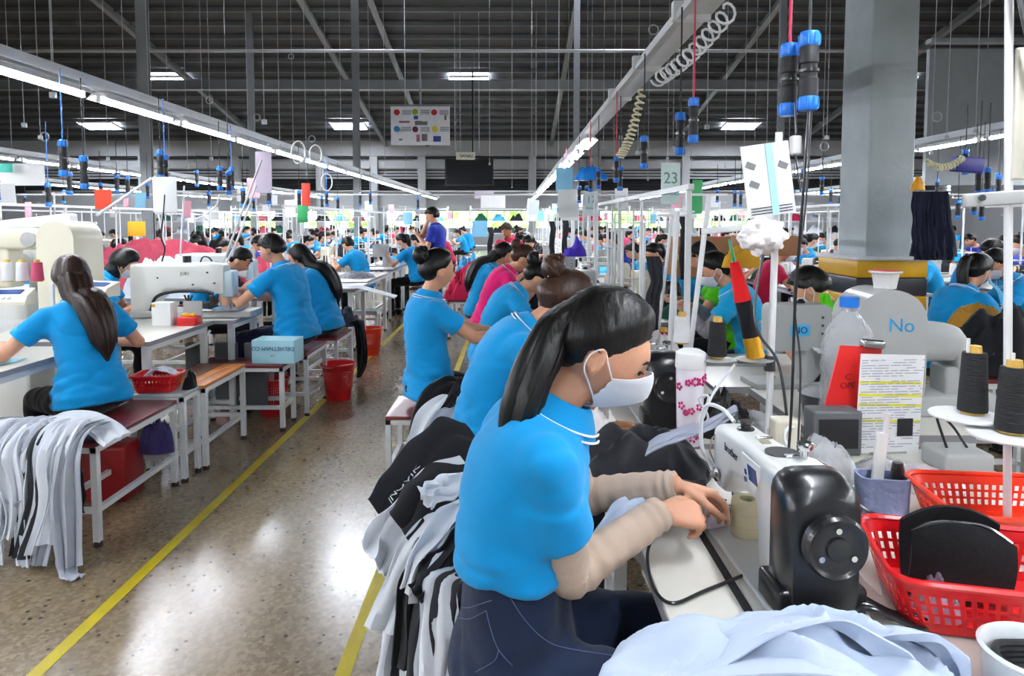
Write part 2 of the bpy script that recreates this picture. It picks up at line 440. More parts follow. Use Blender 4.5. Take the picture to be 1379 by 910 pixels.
def head_into(mb, M, n=36, m=28, ears=True, face=1.0):
    T0 = mb.T; mb.T = T0 @ M
    rs = []
    for i in range(m + 1):
        a = -PI / 2 + PI * (i + .02) / (m + .04)
        rs.append([headpt((math.cos(a) * math.cos(2 * PI * j / n + PI / 2), math.cos(a) * math.sin(2 * PI * j / n + PI / 2), math.sin(a)), 0, face) for j in range(n)])
    mb.rings(rs)
    if ears:
        for s in (-1, 1):
            E = Matrix.Rotation(s * -.35, 3, 'Z') @ Matrix.Rotation(-.15, 3, 'X')
            mb.ball((s * .074, -.006, -.008), (.006, .016, .028), 10, 8, E)
            pts = [V((s * .077, -.006, -.008)) + E @ V((s * .005, .014 * math.cos(t), .026 * math.sin(t))) for t in [R(q) for q in range(-60, 230, 24)]]
            mb.tube(pts, .0042, 6)
            mb.ball((s * .075, .0, -.033), (.005, .007, .008), 8, 6)
    mb.T = T0
def hand_into(mb, M, side, curl=(35, 40, 30), thumb=(20, 20), k=1.0, fat=1.0, spread=1.0, tdir=None):
    """M: wrist frame, y along the hand, z out of the back of the hand"""
    T0 = mb.T; mb.T = T0 @ M @ Matrix.Scale(k, 4)
    tx = -side
    prof = [(-.02, .021, .017), (0, .024, .0165), (.02, .031, .0165), (.045, .037, .0155), (.07, .039, .014), (.088, .036, .0115)]
    rs = []
    for y, wx, wz in prof:
        rs.append([(wx * (abs(math.cos(t)) ** .8) * (1 if math.cos(t) > 0 else -1), y, wz * (abs(math.sin(t)) ** .8) * (1 if math.sin(t) > 0 else -1) - .002) for t in [2 * PI * q / 16 for q in range(16)]])
    mb.rings(rs)
    Ls = [.066, .074, .069, .054]; xs = [.028, .0095, -.0095, -.027]
    cs = curl if isinstance(curl[0], (list, tuple)) else [curl] * 4
    for q in range(4):
        p = V((tx * xs[q], .080 - (.008 if q == 3 else 0) - (.003 if q == 0 else 0), -.002)); ang = 0; yaw = -tx * xs[q] * 3.2 * spread
        r = .0092 * fat * (1 if q < 3 else .88)
        for sgi, (fr, cr) in enumerate(zip((.46, .30, .24), cs[q])):
            ang += R(cr); d = V((math.sin(-yaw) * math.cos(ang), math.cos(ang) * math.cos(yaw), -math.sin(ang)))
            e = p + d * Ls[q] * fr; r2 = r * .92
            mb.cyl(p, e, r, r2, 10); mb.ball(p, r * 1.06, 8, 6); p = e; r = r2
        mb.ball(p, r * .98, 8, 6)
    p = V((tx * .022, .016, -.008)); d = V(tdir).normalized() if tdir else V((tx * .62, .72, -.3)).normalized()
    if tdir: d.x = tx * abs(d.x) if tdir[0] >= 0 else -tx * abs(d.x)
    r = .0125 * fat
    for sgi, (ln, tb) in enumerate(zip((.040, .033, .025), (0,) + tuple(thumb))):
        d = (d + V((-tx * .9, .5, -.25)) * math.sin(R(tb))).normalized(); e = p + d * ln
        mb.cyl(p, e, r, r * .88, 10); mb.ball(p, r * 1.02, 8, 6); p = e; r *= .88
    mb.ball(p, r, 8, 6)
    mb.T = T0
def noop(): pass
def ik(S, W, a, b, pole):
    d = W - S; L = min(d.length, (a + b) * .995); d = d.normalized()
    c = (a * a + L * L - b * b) / (2 * a * L); c = max(-1, min(1, c)); s = math.sqrt(1 - c * c)
    pr = pole - d * pole.dot(d); pr.normalize()
    return S + d * a * c + pr * a * s, S + d * L
def person(loc, rz, label, seat=.5, lean=(8, 32), neck=35, head=(28, 0, 0), hands=None, pole=None, hair='pony', hairm=None, shirt=None, pants=None, skin=None,
           mask=False, q=1.0, standing=False, knees=None, sleeves=None, short=False, group=None, name='person', handp=None, scale=1.0, male=False, glasses=False, collar=True, tail=None, hem=-.13):
    """q: surface coarseness, 1 close by ... 3 far away"""
    rnd_ = random.Random(int(abs(loc[0] * 100) + abs(loc[1] * 1000)))
    root = empty(name, loc, label, 'person', group, rz)
    root.scale = (scale,) * 3
    skin = skin or SKIN; shirt = shirt or POLO; pants = pants or BLACKC; hairm = hairm or HAIR
    H = V((0, 0, seat + .095)) if not standing else V((0, 0, .86))
    # spine
    sp = []; p = H - V((0, 0, .0)); N_ = 24; L = .49; ang = 0
    pts = []
    for i in range(-4, N_ + 3):
        t = i / N_; an = R(lean[0] + (lean[1] - lean[0]) * SM(0, 1, t)); pts.append((t, an))
    pos = {}; cur = H.copy()
    for t, an in pts:
        if t < 0: pos[t] = H + V((0, math.sin(an), math.cos(an))) * t * L
    cur = H.copy()
    for t, an in pts:
        if t >= 0:
            pos[t] = cur.copy(); cur = cur + V((0, math.sin(an), math.cos(an))) * L / N_
    def spn(t):
        k = min(pos, key=lambda q_: abs(q_ - t)); an = R(lean[0] + (lean[1] - lean[0]) * SM(0, 1, t))
        return pos[k], an
    bw = 1.12 if male else 1.0
    PR = [(-.16, .172, .125), (0, .165, .118), (.15, .155, .108), (.35, .134, .1), (.55, .142, .108), (.72, .16, .113), (.85, .166, .104), (.93, .15, .088), (.99, .095, .066), (1.05, .06, .055)]
    def prof(t):
        for a, b in zip(PR, PR[1:]):
            if a[0] <= t <= b[0]:
                u = (t - a[0]) / (b[0] - a[0]); return (a[1] + (b[1] - a[1]) * u), (a[2] + (b[2] - a[2]) * u)
        return PR[0][1:] if t < 0 else PR[-1][1:]
    def torso(mb, off, t0, t1, n=28, flare=0, sc=1):
        rs = []
        k = max(6, int((t1 - t0) * 26))
        for i in range(k + 1):
            t = t0 + (t1 - t0) * i / k; c, an = spn(t); a, b = prof(t); a = a * bw * sc + off; b = b * sc + off
            if flare and t < .15: a += flare * (.15 - t); b += flare * (.15 - t)
            M = Matrix.Rotation(-an, 3, 'X')
            belly = .012 * G(t - .2, .2) - .0 ; chest = (.016 if not male else .006) * G(t - .68, .13)
            ring = []
            for j in range(n):
                th = 2 * PI * j / n; cx, sy = math.cos(th), math.sin(th)
                y = b * (abs(sy) ** .85) * (1 if sy > 0 else -1)
                if sy > 0: y += (belly + chest * (G(abs(cx) - .45, .35))) * sy
                else: y += .004 * G(cx, .12) * G(t - .5, .35)
                ring.append(c + M @ V((a * (abs(cx) ** .92) * (1 if cx > 0 else -1), y, 0)))
            rs.append(ring)
        mb.rings(rs)
    cS, aS = spn(.875); Ms = Matrix.Rotation(-aS * .9, 3, 'X')
    SH = {s: cS + Ms @ V((s * .152 * bw, .004, 0)) for s in (-1, 1)}
    ua, fa = (.275, .235) if not male else (.29, .25)
    hands = hands or {1: (.15, .42, .925), -1: (-.12, .45, .925)}
    pole = pole or {1: (.8, -.5, -.8), -1: (-.8, -.5, -.8)}
    arms = {}
    for s in (-1, 1):
        E, Wr = ik(SH[s], V(hands[s]), ua, fa, V(pole[s])); arms[s] = (SH[s], E, Wr)
    nb, an = spn(1.0)
    na = R(neck); nd = V((0, math.sin(na), math.cos(na)))
    sk = nb + nd * .085
    HM = Matrix.Translation(sk) @ Matrix.Rotation(R(-head[1]), 4, 'Z') @ Matrix.Rotation(R(-head[0]), 4, 'X') @ Matrix.Rotation(R(head[2]), 4, 'Y') @ Matrix.Translation((0, .028, .062))
    # ---- body: head, neck, arms, hands
    mb = MB()
    head_into(mb, HM, 40 if q < 1.2 else 24, 32 if q < 1.2 else 18)
    hb = HM @ V((0, -.012, -.05))
    mb.tube([nb - nd * .05, nb + nd * .02, (nb + hb) / 2 + nd * .012, hb], [.048, .046, .045, .048], 14)
    torso(mb, -.02, -.05, .98, 16)
    for s in (-1, 1):
        S_, E, Wr = arms[s]
        mb.ball(S_, .038, 12, 8)
        mb.tube([S_, S_.lerp(E, .35), S_.lerp(E, .8), E, E.lerp(Wr, .25), E.lerp(Wr, .6), Wr + (Wr - E).normalized() * .01], [.036, .038, .037, .036, .038, .031, (.026, .021)], 14)
        mb.ball(E, .037, 10, 8)
        hp = (handp or {}).get(s, {})
        yd = V(hp.get('dir', (Wr - E).normalized())); yd.normalize()
        zu = V(hp.get('back', (0, 0, 1))); xx = yd.cross(zu).normalized(); zz = xx.cross(yd)
        M = Matrix((xx, yd, zz)).transposed().to_4x4(); M.translation = Wr
        hand_into(mb, M, s, hp.get('curl', (22, 28, 18)), hp.get('thumb', (15, 18)), .96 if not male else 1.04, 1.0 if q < 1.5 else 1.25, hp.get('spread', 1), hp.get('tdir'))
    vx = {1.0: .0042}.get(q, .0065 * q)
    link('body', remesh(mb, vx, 3 if q <= 1 else 2, 'body', skin), root)
    # ---- shirt
    mb = MB(); torso(mb, .010, hem, .985, 32, .06)
    for s in (-1, 1):
        S_, E, Wr = arms[s]; d = (E - S_).normalized()
        c2, a2 = spn(.80)
        mb.ball(S_ - d * .0, .056 * bw, 14, 10)
        mb.ball(S_.lerp(cS, .38) + V((0, 0, -.012)), (.1, .082, .066), 16, 12, Ms)
        mb.ball(S_.lerp(cS, .22) + (E - S_) * .22, (.06, .066, .08), 14, 10, Ms)
        mb.tube([S_.lerp(V((0, S_.y, S_.z)), .35) , S_, S_.lerp(E, .28), S_.lerp(E, .62)], [.05, .0585, .0605, .0665], 18)
    nz_ = lambda co: (.018 * abs(noise.noise(V((co.x * 5, co.y * 5, co.z * 13 + co.y * 9 + 4)))) * SM(.6, .2, (co.z - H.z) / .5) - .006 * (1 - min(1, abs(noise.noise(V((co.x * 4 + 9, co.y * 4 - co.z * 6, co.z * 9))) * 5))) + noise.noise(V((co.x * 9, co.y * 9, co.z * 26 + co.y * 12))) * .0045 * SM(.55, .1, (co.z - H.z) / .5) + noise.noise(co * 14) * .0022 +
                      .003 * math.sin(co.z * 95 + noise.noise(co * 6) * 6) * SM(.16, .0, abs(co.z - H.z - .05)))
    link('polo_shirt', remesh(mb, .0075 * max(1, q * .9), 20 if q < 2 else 6, 'polo_shirt', shirt, nz_), root)
    if collar and q < 3:
        mb = MB(); c1, a1 = spn(1.0)
        M = Matrix.Rotation(-(a1 + na) / 2, 3, 'X')
        for kk, (r0, z0, r1, z1) in enumerate(((.056, .036, .093, -.014),)):
            def fn(u, v_):
                th = -PI * .5 + PI * .12 + (2 * PI - PI * .24) * u + PI; th = PI * 1.5 + (u - .5) * 2 * PI * .93 ; r = r0 + (r1 - r0) * v_
                return c1 + M @ V((r * 1.08 * math.cos(th), r * math.sin(th) + .008, z0 + (z1 - z0) * v_ ** 1.3))
            mb.sheet(fn, 32, 5, .003)
        cl = mb.build('collar', shirt, root)
        if q < 2:
            mb = MB()
            for vv in (.80, .97):
                mb.tube([fn(u / 40, vv) + (fn(u / 40, vv) - c1).normalized() * .006 for u in range(41)], .0026, 5)
            mb.build('white_piping', WHITEC, cl)
    # ---- trousers
    if knees is None: knees = {1: (.11, .42, seat + .02), -1: (-.11, .42, seat + .02)} if not standing else {1: (.095, .03, .45), -1: (-.095, .0, .45)}
    mb = MB(); torso(mb, -.003, -.17, .1 if hem < .1 else hem + .12, 24)
    mb.ball(H + V((0, -.01, -.02)), (.165, .13, .10), 18, 12)
    feet = {}
    for s in (-1, 1):
        hp_ = H + V((s * .085, .02, -.03)); K = V(knees[s]); A = V((K.x, K.y - (.02 if not standing else .02), .09)) if short is False else V((K.x, K.y - short, .09))
        mb.tube([hp_, hp_.lerp(K, .3), hp_.lerp(K, .75), K], [.092, .085, .068, .062], 16); mb.ball(K, .062, 12, 8)
        mb.tube([K, K.lerp(A, .35), A], [.06, .058, .048], 14); feet[s] = A
    dn = lambda co: noise.noise(V((co.x * 10, co.y * 16, co.z * 12))) * .006 + .002 * math.sin(co.y * 70 + noise.noise(co * 7) * 7)
    link('trousers', remesh(mb, .010 * max(1, q * .9), 4, 'trousers', pants, dn), root)
    for s in (-1, 1):
        A = feet[s]; mb = MB()
        mb.tube([(A.x, A.y - .06, .035), (A.x, A.y - .03, .045), (A.x, A.y + .05, .04), (A.x, A.y + .13, .028), (A.x, A.y + .17, .022)], [(.028, .030), (.036, .042), (.040, .038), (.043, .024), (.03, .016)], 12)
        mb.box((A.x, A.y + .055, .008), (.085, .25, .016), bev=.007).build('shoe', BLACKC, root)
    # ---- hair
    mb = MB(); mb.T = HM.copy()
    n, m = (56, 40) if q < 1.5 else (30, 22)
    thick = .016 if hair != 'short' else .013
    rs = []
    for i in range(m + 1):
        a = -PI / 2 + PI * (i + .02) / (m + .04); ring = []
        for j in range(n):
            th = 2 * PI * j / n; d = V((math.cos(a) * math.cos(th), math.cos(a) * math.sin(th), math.sin(a)))
            x, y, z = d
            # hairline: forehead z>.52 at the front, in front of the ears, nape
            hl = .62 if y > .72 else (.62 - (.72 - y) * .93 if y > .0 else -.05 + y * .75)
            hl += .05 * noise.noise(V((x * 9, y * 9, 3)))
            if hair == 'short': hl = hl if y > 0 else max(hl, -.45)
            if hair in ('long', 'bob'): hl = hl if y > .3 else min(hl, -.2 + (y - .3) * .8)
            if abs(x) > .72 and abs(y) < .25 and z < .02 and hair not in ('long', 'bob'): hl = max(hl, .06)
            f = SM(hl - .07, hl + .05, z)
            tk = thick * (1 + .45 * SM(.3, 1, z) + .25 * SM(.2, 1, -y))
            st = .0016 * math.sin(th * 37 + z * 9) * noise.noise(d * 6)*2
            if hair in ('long', 'bob') : tk *= 1.15
            f2 = SM(hl - .02, hl + (.6 if hair != 'short' else .15), z)
            ring.append(headpt(d, -.014 + .018 * f + tk * f2 + st * f2, 0))
        rs.append(ring)
    mb.rings(rs)
    mb.T = Matrix()
    hp = lambda *d: HM @ V(d)
    if hair == 'short' :
        for k in range(26):
            d = V((rnd_.uniform(-1, 1), rnd_.uniform(-.6, .9), rnd_.uniform(.3, 1))).normalized(); p0 = HM @ headpt(d, .008, 0); p1 = HM @ headpt((d + V((rnd_.uniform(-.1, .1), .28, .05))).normalized(), .022, 0)
            mb.cyl(p0, p1, .012, .004, 6)
    def strandtail(pts, rad, extra=9, spread=.6):
        pts = bez(pts, 22); k = len(pts)
        def rr(i):
            u = i / (k - 1) * (len(rad) - 1); a = int(min(u, len(rad) - 2)); return rad[a] + (rad[a + 1] - rad[a]) * (u - a)
        mb.tube(pts, [(rr(i), rr(i) * .62) for i in range(k)], 22, grooves=(7, .07))
        for e in range(extra):
            ox, oy = rnd_.uniform(-1, 1) * spread, rnd_.uniform(-1, 1) * spread
            mb.tube([p_ + V((ox * rr(i), oy * rr(i), -.02 * i / k * rnd_.random())) for i, p_ in enumerate(pts)], [max(.0015, rr(i) * (.36 if i < k - 4 else .36 * (k - 1 - i) / 4 + .03)) for i in range(k)], 8)
    hm2 = 0
    if tail: strandtail([HM @ V(tail[0])] + [V(p_) for p_ in tail[1]], tail[2], 12)
    elif hair == 'pony':
        b = hp(0, -.085, .05); strandtail([b, b + V((0, -.045, .01)), b + V((.0, -.075, -.07)), b + V((.01, -.07, -.18)), b + V((.01, -.055, -.30))], [.02, .034, .042, .036, .008])
    elif hair == 'long':
        def bk(t, o, x=0):
            c_, a_ = spn(t); return c_ + Matrix.Rotation(-a_, 3, 'X') @ V((x, o, 0))
        strandtail([hp(0, -.03, .06), hp(0, -.062, -.01), hp(0, -.05, -.075).lerp(bk(.97, -.1), .4), bk(.9, -.125, .01), bk(.72, -.145, .02), bk(.5, -.14, .03), bk(.33, -.135, .035)], [.05, .08, .08, .085, .08, .062, .01], 16)
    elif hair == 'bob':
        b = hp(0, -.045, -.01); strandtail([b, b + V((0, -.03, -.06)), b + V((0, -.02, -.13))], [.075, .085, .04], 10)
    elif hair == 'bun':
        b = hp(0, -.112, .078); mb.ball(b, (.052, .046, .050), 16, 12)
        for e in range(7):
            a = e * .9; mb.tube([b + V((.044 * math.cos(a + t), .03 * math.sin(t * 2), .044 * math.sin(a + t))) for t in (0, .5, 1, 1.5, 2)], [.006, .012, .014, .012, .005], 7)
    hme = mb.mesh('hair', hairm, 60); link('hair', hme, root)
    if hair in ('pony',) or tail:
        b = HM @ V(tail[0]) if tail else hp(0, -.098, .055)
        d = ((V(tail[1][0]) - b) if tail else V((0, -1, .2))).normalized(); Mf = frame_to(d)
        MB().tube([b + d * .012 + Mf @ V((.022 * math.cos(t), .02 * math.sin(t), 0)) for t in [2 * PI * k / 14 for k in range(14)]], .006, 6, closed=True).build('hair_tie', BLACKC, root)
    if hair == 'bun' and q < 2:
        MB().tube([b + V((.04 * math.cos(t), .012, .036 * math.sin(t))) for t in [2 * PI * k / 14 for k in range(14)]], .006, 6, closed=True).build('hair_tie', BLACKC, root)
    # ---- mask
    if mask:
        mb = MB(); mb.T = HM.copy()
        def mf(u, v_):
            th = (u - .5) * 2.35; zt = -.02 + .13 * G(u - .5, .22) - .19 * (abs(u - .5) * 2) ** 2; zb = -.99 + .28 * (abs(u - .5) * 2) ** 1.5
            z = zt + (zb - zt) * v_; c = math.sqrt(max(.02, 1 - min(.98, z * z)))
            d = V((math.sin(th) * c, math.cos(th) * c, z)).normalized()
            p = headpt(d, .006 + .012 * G(u - .5, .25) * G(v_ - .4, .4), 0); p.y += .016 * G(u - .5, .13) * G(v_ - .35, .35); p.z -= 0
            p += V((0, 1, 0)) * .0012 * math.sin(v_ * 19)
            return p
        mb.sheet(mf, 24, 14, .0022)
        mk = mb.build('face_mask', MASKM, root)
        for s in (0, 1):
            mb = MB(); mb.T = HM.copy(); sx = 1 if s else -1
            a = mf(s, .05); b2 = mf(s, .95); e1 = V((sx * .083, -.004, .018)); e2 = V((sx * .082, -.02, -.03)); e0 = V((sx * .082, -.022, -.002))
            mb.tube(bez([a, a.lerp(e1, .5) + V((sx * .006, 0, 0)), e1, e0, e2, b2.lerp(e2, .5) + V((sx * .004, 0, 0)), b2], 20), .0016, 6)
            mb.build('ear_loop', WHITEC, mk)
    if q <= 1.6:
        for s in (-1, 1):
            mb = MB(); mb.T = HM.copy()
            e = lambda x, z, o: headpt(V((x, math.sqrt(max(.1, 1 - x * x - z * z)), z)).normalized(), o, 1)
            mb.tube([e(s * x, .24 + zz_, .002) for x, zz_ in ((.18, -.01), (.3, .03), (.45, .035), (.58, -.02))], [.0022, .0034, .003, .001], 6)
            mb.build('eyebrow', hairm, root)
            mb = MB(); mb.T = HM.copy()
            mb.tube([e(s * x, .055 + zz_, .0035) for x, zz_ in ((.2, -.02), (.28, .0), (.38, .0), (.5, -.03), (.55, -.035))], [.001, .0025, .0032, .0028, .001], 6)
            mb.build('eyelashes', HAIR, root)
    if glasses:
        mb = MB(); mb.T = HM.copy()
        for s in (-1, 1):
            c = V((s * .031, .103, .003)); mb.tube([c + V((.021 * math.cos(t), -.006 * abs(math.cos(t)) * (1 if s * math.cos(t) > 0 else 0), .016 * math.sin(t))) for t in [2 * PI * k / 18 for k in range(18)]], .0014, 5, closed=True)
            mb.tube([(s * .052, .1, .006), (s * .072, .06, .008), (s * .078, .0, .01)], .0013, 5)
        mb.tube([(-.01, .108, .005), (.01, .108, .005)], .0013, 5).build('glasses', BLACKC, root)
    if sleeves:
        for s in (-1, 1):
            S_, E, Wr = arms[s]; mb = MB()
            a = S_.lerp(E, .45); P = bez([a, S_.lerp(E, .8), E, E.lerp(Wr, .35), E.lerp(Wr, .75), Wr - (Wr - E).normalized() * .0], 60)
            mb.tube(P, [(.050 - .016 * i / 60) * (1 + .05 * math.sin(i * 1.35 + 2 * noise.noise(V((i * .3, s, 0)))) * (.3 + G(i - 30, 9) + G(i - 56, 7))) for i in range(61)], 20)
            mb.build('arm_sleeve', sleeves, root, sharp=70)
    root['HM'] = 0; del root['HM']
    return root, HM, arms
SLV = cloth('beige_knit', '#c0aa97', .9, .3, 40)
DENIM = cloth('dark_denim', '#1b2740', .8, .3, 22, var=.25)
# the masked seamstress in front; she faces +X, her right side towards the camera
p1, HM1, ARM1 = person((.01, 1.38, 0), R(-90), 'seated seamstress in turquoise polo, white face mask, long black ponytail and beige arm sleeves', seat=.53, lean=(-8, 27), neck=26, head=(29, 6, 0),
    hands={1: (-.04, .30, .872), -1: (-.165, .36, .878)}, pole={1: (.35, -1, -1), -1: (-.6, .1, -1)}, mask=True, q=1.0, pants=DENIM, sleeves=SLV, hem=.33, scale=1.02,
    knees={1: (.16, .42, .57), -1: (-.13, .42, .57)},
    handp={1: dict(dir=(-.15, 1, -.12), back=(.5, .1, 1), curl=((40, 48, 30), (46, 52, 34), (52, 55, 36), (58, 58, 36)), thumb=(5, 25), spread=.4),
           -1: dict(dir=(.0, 1, -.25), back=(-.5, 0, 1), curl=((30, 30, 20), (30, 30, 22), (34, 36, 24), (38, 40, 26)), thumb=(20, 10), spread=.5, tdir=(.35, 1, -.5))},
    tail=((0, -.070, .080), [(.02, .075, 1.27), (.045, .04, 1.21), (.065, .01, 1.14), (.07, -.005, 1.07), (.065, .01, 1.0)], [.024, .048, .055, .052, .038, .006]))
# the others along the same row
def P(px, py, y, **k): pass
p2 = person((-.12, 2.6, 0), R(-88), 'second seamstress along the right row, brown hair in a big bun, turquoise polo', seat=.53, lean=(6, 42), neck=46, head=(38, -10, 0), scale=1.03, hair='bun', hairm=HAIRB, q=1.4, pants=BLACKC,
    hands={1: (.1, .46, .86), -1: (-.12, .5, .86)}, hem=.02)[0]
p3 = person((-.47, 3.85, 0), R(-70), 'seamstress leaning out into the aisle with her hair in a bun and slim neck showing', seat=.5, lean=(-6, 6), neck=18, head=(6, -8, 0), hair='bun', hairm=HAIR, q=1.5,
    hands={1: (.1, .44, .84), -1: (-.1, .45, .84)})[0]
p4 = person((-.16, 4.75, 0), R(-86), 'seamstress in light blue polo bowed low with dark bun, behind the second seamstress', seat=.5, lean=(8, 46), neck=50, head=(42, 0, 0), hair='bun', hairm=HAIR, q=1.6, shirt=POLOL,
    hands={1: (.1, .46, .86), -1: (-.12, .5, .86)})[0]
PINK = cloth('hot_pink_polo', '#e21a72', .8, .2, 12)
p5 = person((-.22, 6.0, 0), R(-86), 'seamstress in hot pink shirt with brown bun among the turquoise polos', seat=.54, lean=(10, 40), neck=44, head=(30, 0, 0), hair='bun', hairm=HAIRB, q=1.8, shirt=PINK)[0]
p6 = person((-.36, 7.1, 0), R(-86), 'seamstress in light blue polo with long black hair beyond the pink shirt', seat=.5, lean=(8, 32), neck=36, head=(30, 0, 0), hair='long', hairm=HAIR, q=1.8, shirt=POLOL)[0]
# ---- left of the aisle
l1 = person((-2.23, 3.62, 0), R(55), 'seated seamstress seen from behind with long straight dark brown hair over turquoise polo', seat=.50, lean=(8, 24), neck=26, head=(22, 12, 0), hair='long', hairm=hair_mat('dark_brown_hair', '#2a1a14'), q=1.2,
    hands={1: (.24, .38, .82), -1: (-.27, .40, .84)}, pole={1: (.9, -.4, -.8), -1: (-.9, -.5, -.7)}, mask=True)[0]
l2 = person((-3.36, 5.35, 0), R(-66), 'dark haired worker in turquoise polo behind the pale machine beside the red pile', seat=.52, lean=(12, 36), neck=40, head=(34, 0, 0), hair='bob', q=1.6, hands={1: (.1, .45, .86), -1: (-.1, .45, .86)}, mask=True)[0]
l3 = person((-1.70, 5.42, 0), R(76), 'young man in turquoise polo with short black hair working at the white pattern machine', seat=.52, lean=(6, 22), neck=24, head=(18, -4, 0), hair='short', q=1.3, pants=NAVY, male=True, scale=1.05,
    hands={1: (.03, .48, .90), -1: (-.16, .46, .95)}, mask=False)[0]
l4 = person((-2.78, 6.05, 0), R(-75), 'short haired worker facing the young man across the white machine', seat=.55, lean=(14, 46), neck=50, head=(36, 0, 0), hair='short', q=1.6, male=True)[0]
l5 = person((-1.68, 6.2, 0), R(80), 'seamstress with long black ponytail and turquoise polo behind the young man', seat=.50, lean=(6, 30), neck=34, head=(26, 0, 0), hair='long', q=1.5)[0]
l6 = person((-2.15, 10.0, 0), R(70), 'seated worker in turquoise polo behind the table with draped white fabric', seat=.5, lean=(10, 34), neck=36, head=(26, 20, 0), hair='short', q=2.2)[0]
ROYAL = cloth('royal_blue_shirt', '#22329a', .8, .2, 12)
l7 = person((-1.12, 10.4, 0), R(80), 'standing man in dark blue polo holding one hand to his mouth in the aisle', standing=True, lean=(0, 4), neck=10, head=(14, 0, 0), hair='short', male=True, q=2, shirt=ROYAL, pants=NAVY, scale=1.07,
    hands={1: (.02, .15, 1.40), -1: (-.1, .24, 1.18)}, pole={1: (.5, 0, -1), -1: (-.4, -.3, -1)})[0]
# ---- right side
GREEN = cloth('lime_shirt', '#55c414', .8, .2, 12)
TEAL = cloth('blue_vest_polo', '#10a2d4', .8, .2, 12)
r1 = person((1.58, 4.4, 0), R(70), 'seamstress with white mask and long dark hair facing left among the thread stands', seat=.52, lean=(8, 34), neck=36, head=(26, -12, 0), hair='pony', q=1.4, mask=True, shirt=TEAL, sleeves=cloth('grey_knit', '#8b8790'))[0]
r2 = person((1.84, 3.5, 0), R(66), 'worker seen from behind over the grey machine marked with a blue label', seat=.50, lean=(10, 36), neck=38, head=(34, 10, 0), hair='short', q=1.4, mask=True, shirt=GREEN)[0]
r3 = person((2.80, 4.45, 0), R(-76), 'seamstress with ponytail in turquoise polo and grey sleeves right of the striped pillar', seat=.50, lean=(10, 30), neck=34, head=(26, -10, 0), hair='pony', q=1.4, mask=True, sleeves=cloth('dark_grey_knit', '#4a4d58'),
    hands={1: (.06, .46, .88), -1: (-.1, .46, .88)})[0]
r4 = person((3.9, 5.1, 0), R(70), 'masked worker in turquoise polo with glasses at the far right edge facing left', seat=.52, lean=(10, 34), neck=36, head=(26, -30, 0), hair='short', q=1.5, mask=True, glasses=True)[0]
# ------------------------------------------------------------ machines and furniture
MW = mat('machine_white', '#dcdedb', .32, var=.02, coat=.3)
MG = mat('machine_grey', '#a9acab', .4, var=.04, coat=.2)
MC = mat('machine_cream', '#dcd7c3', .38, var=.03, coat=.2)
BLK = mat('black_plastic', '#18191c', .3, var=.1, coat=.35)
BLKM = mat('matt_black', '#1c1c20', .6)
CHR = mat('chrome', '#c9cbcd', .18, metal=1, var=.03)
DST = mat('dark_steel', '#55585c', .35, metal=.7)
TOP = mat('white_laminate', '#dedbd0', .3, var=.05, scale=3, coat=.3)
EDGE = mat('grey_edge_band', '#8d8c90', .5)
LEGM = mat('white_leg_paint', '#dcdedf', .4, var=.06)
RUB = mat('brown_rubber', '#2e2220', .7)
MAROON = mat('maroon_board', '#6e2024', .35, var=.15, coat=.3)
BLUESC = mat('blue_screen', '#31508c', .2)
INK = mat('dark_ink', '#2e3238', .6); BLUEINK = mat('blue_ink', '#158fc6', .6)
RED = mat('red_plastic', '#d3131b', .32, var=.06, coat=.25); ORNG = mat('orange_red_plastic', '#ee3a1c', .32, coat=.25)
PAPER = mat('white_paper', '#eef0f1', .7, var=.02)
def rr(hw, z0, z1, y, r=.02, n=4, cx=0):
    hz = (z1 - z0) / 2; cz = (z0 + z1) / 2; r = min(r, hw * .95, hz * .95); out = []
    for sx, sz, a0 in ((1, 1, 0), (-1, 1, 90), (-1, -1, 180), (1, -1, 270)):
        for k in range(n + 1):
            a = R(a0 + 90 * k / n); out.append((cx + sx * (hw - r) + r * math.cos(a), y, cz + sz * (hz - r) + r * math.sin(a)))
    return out
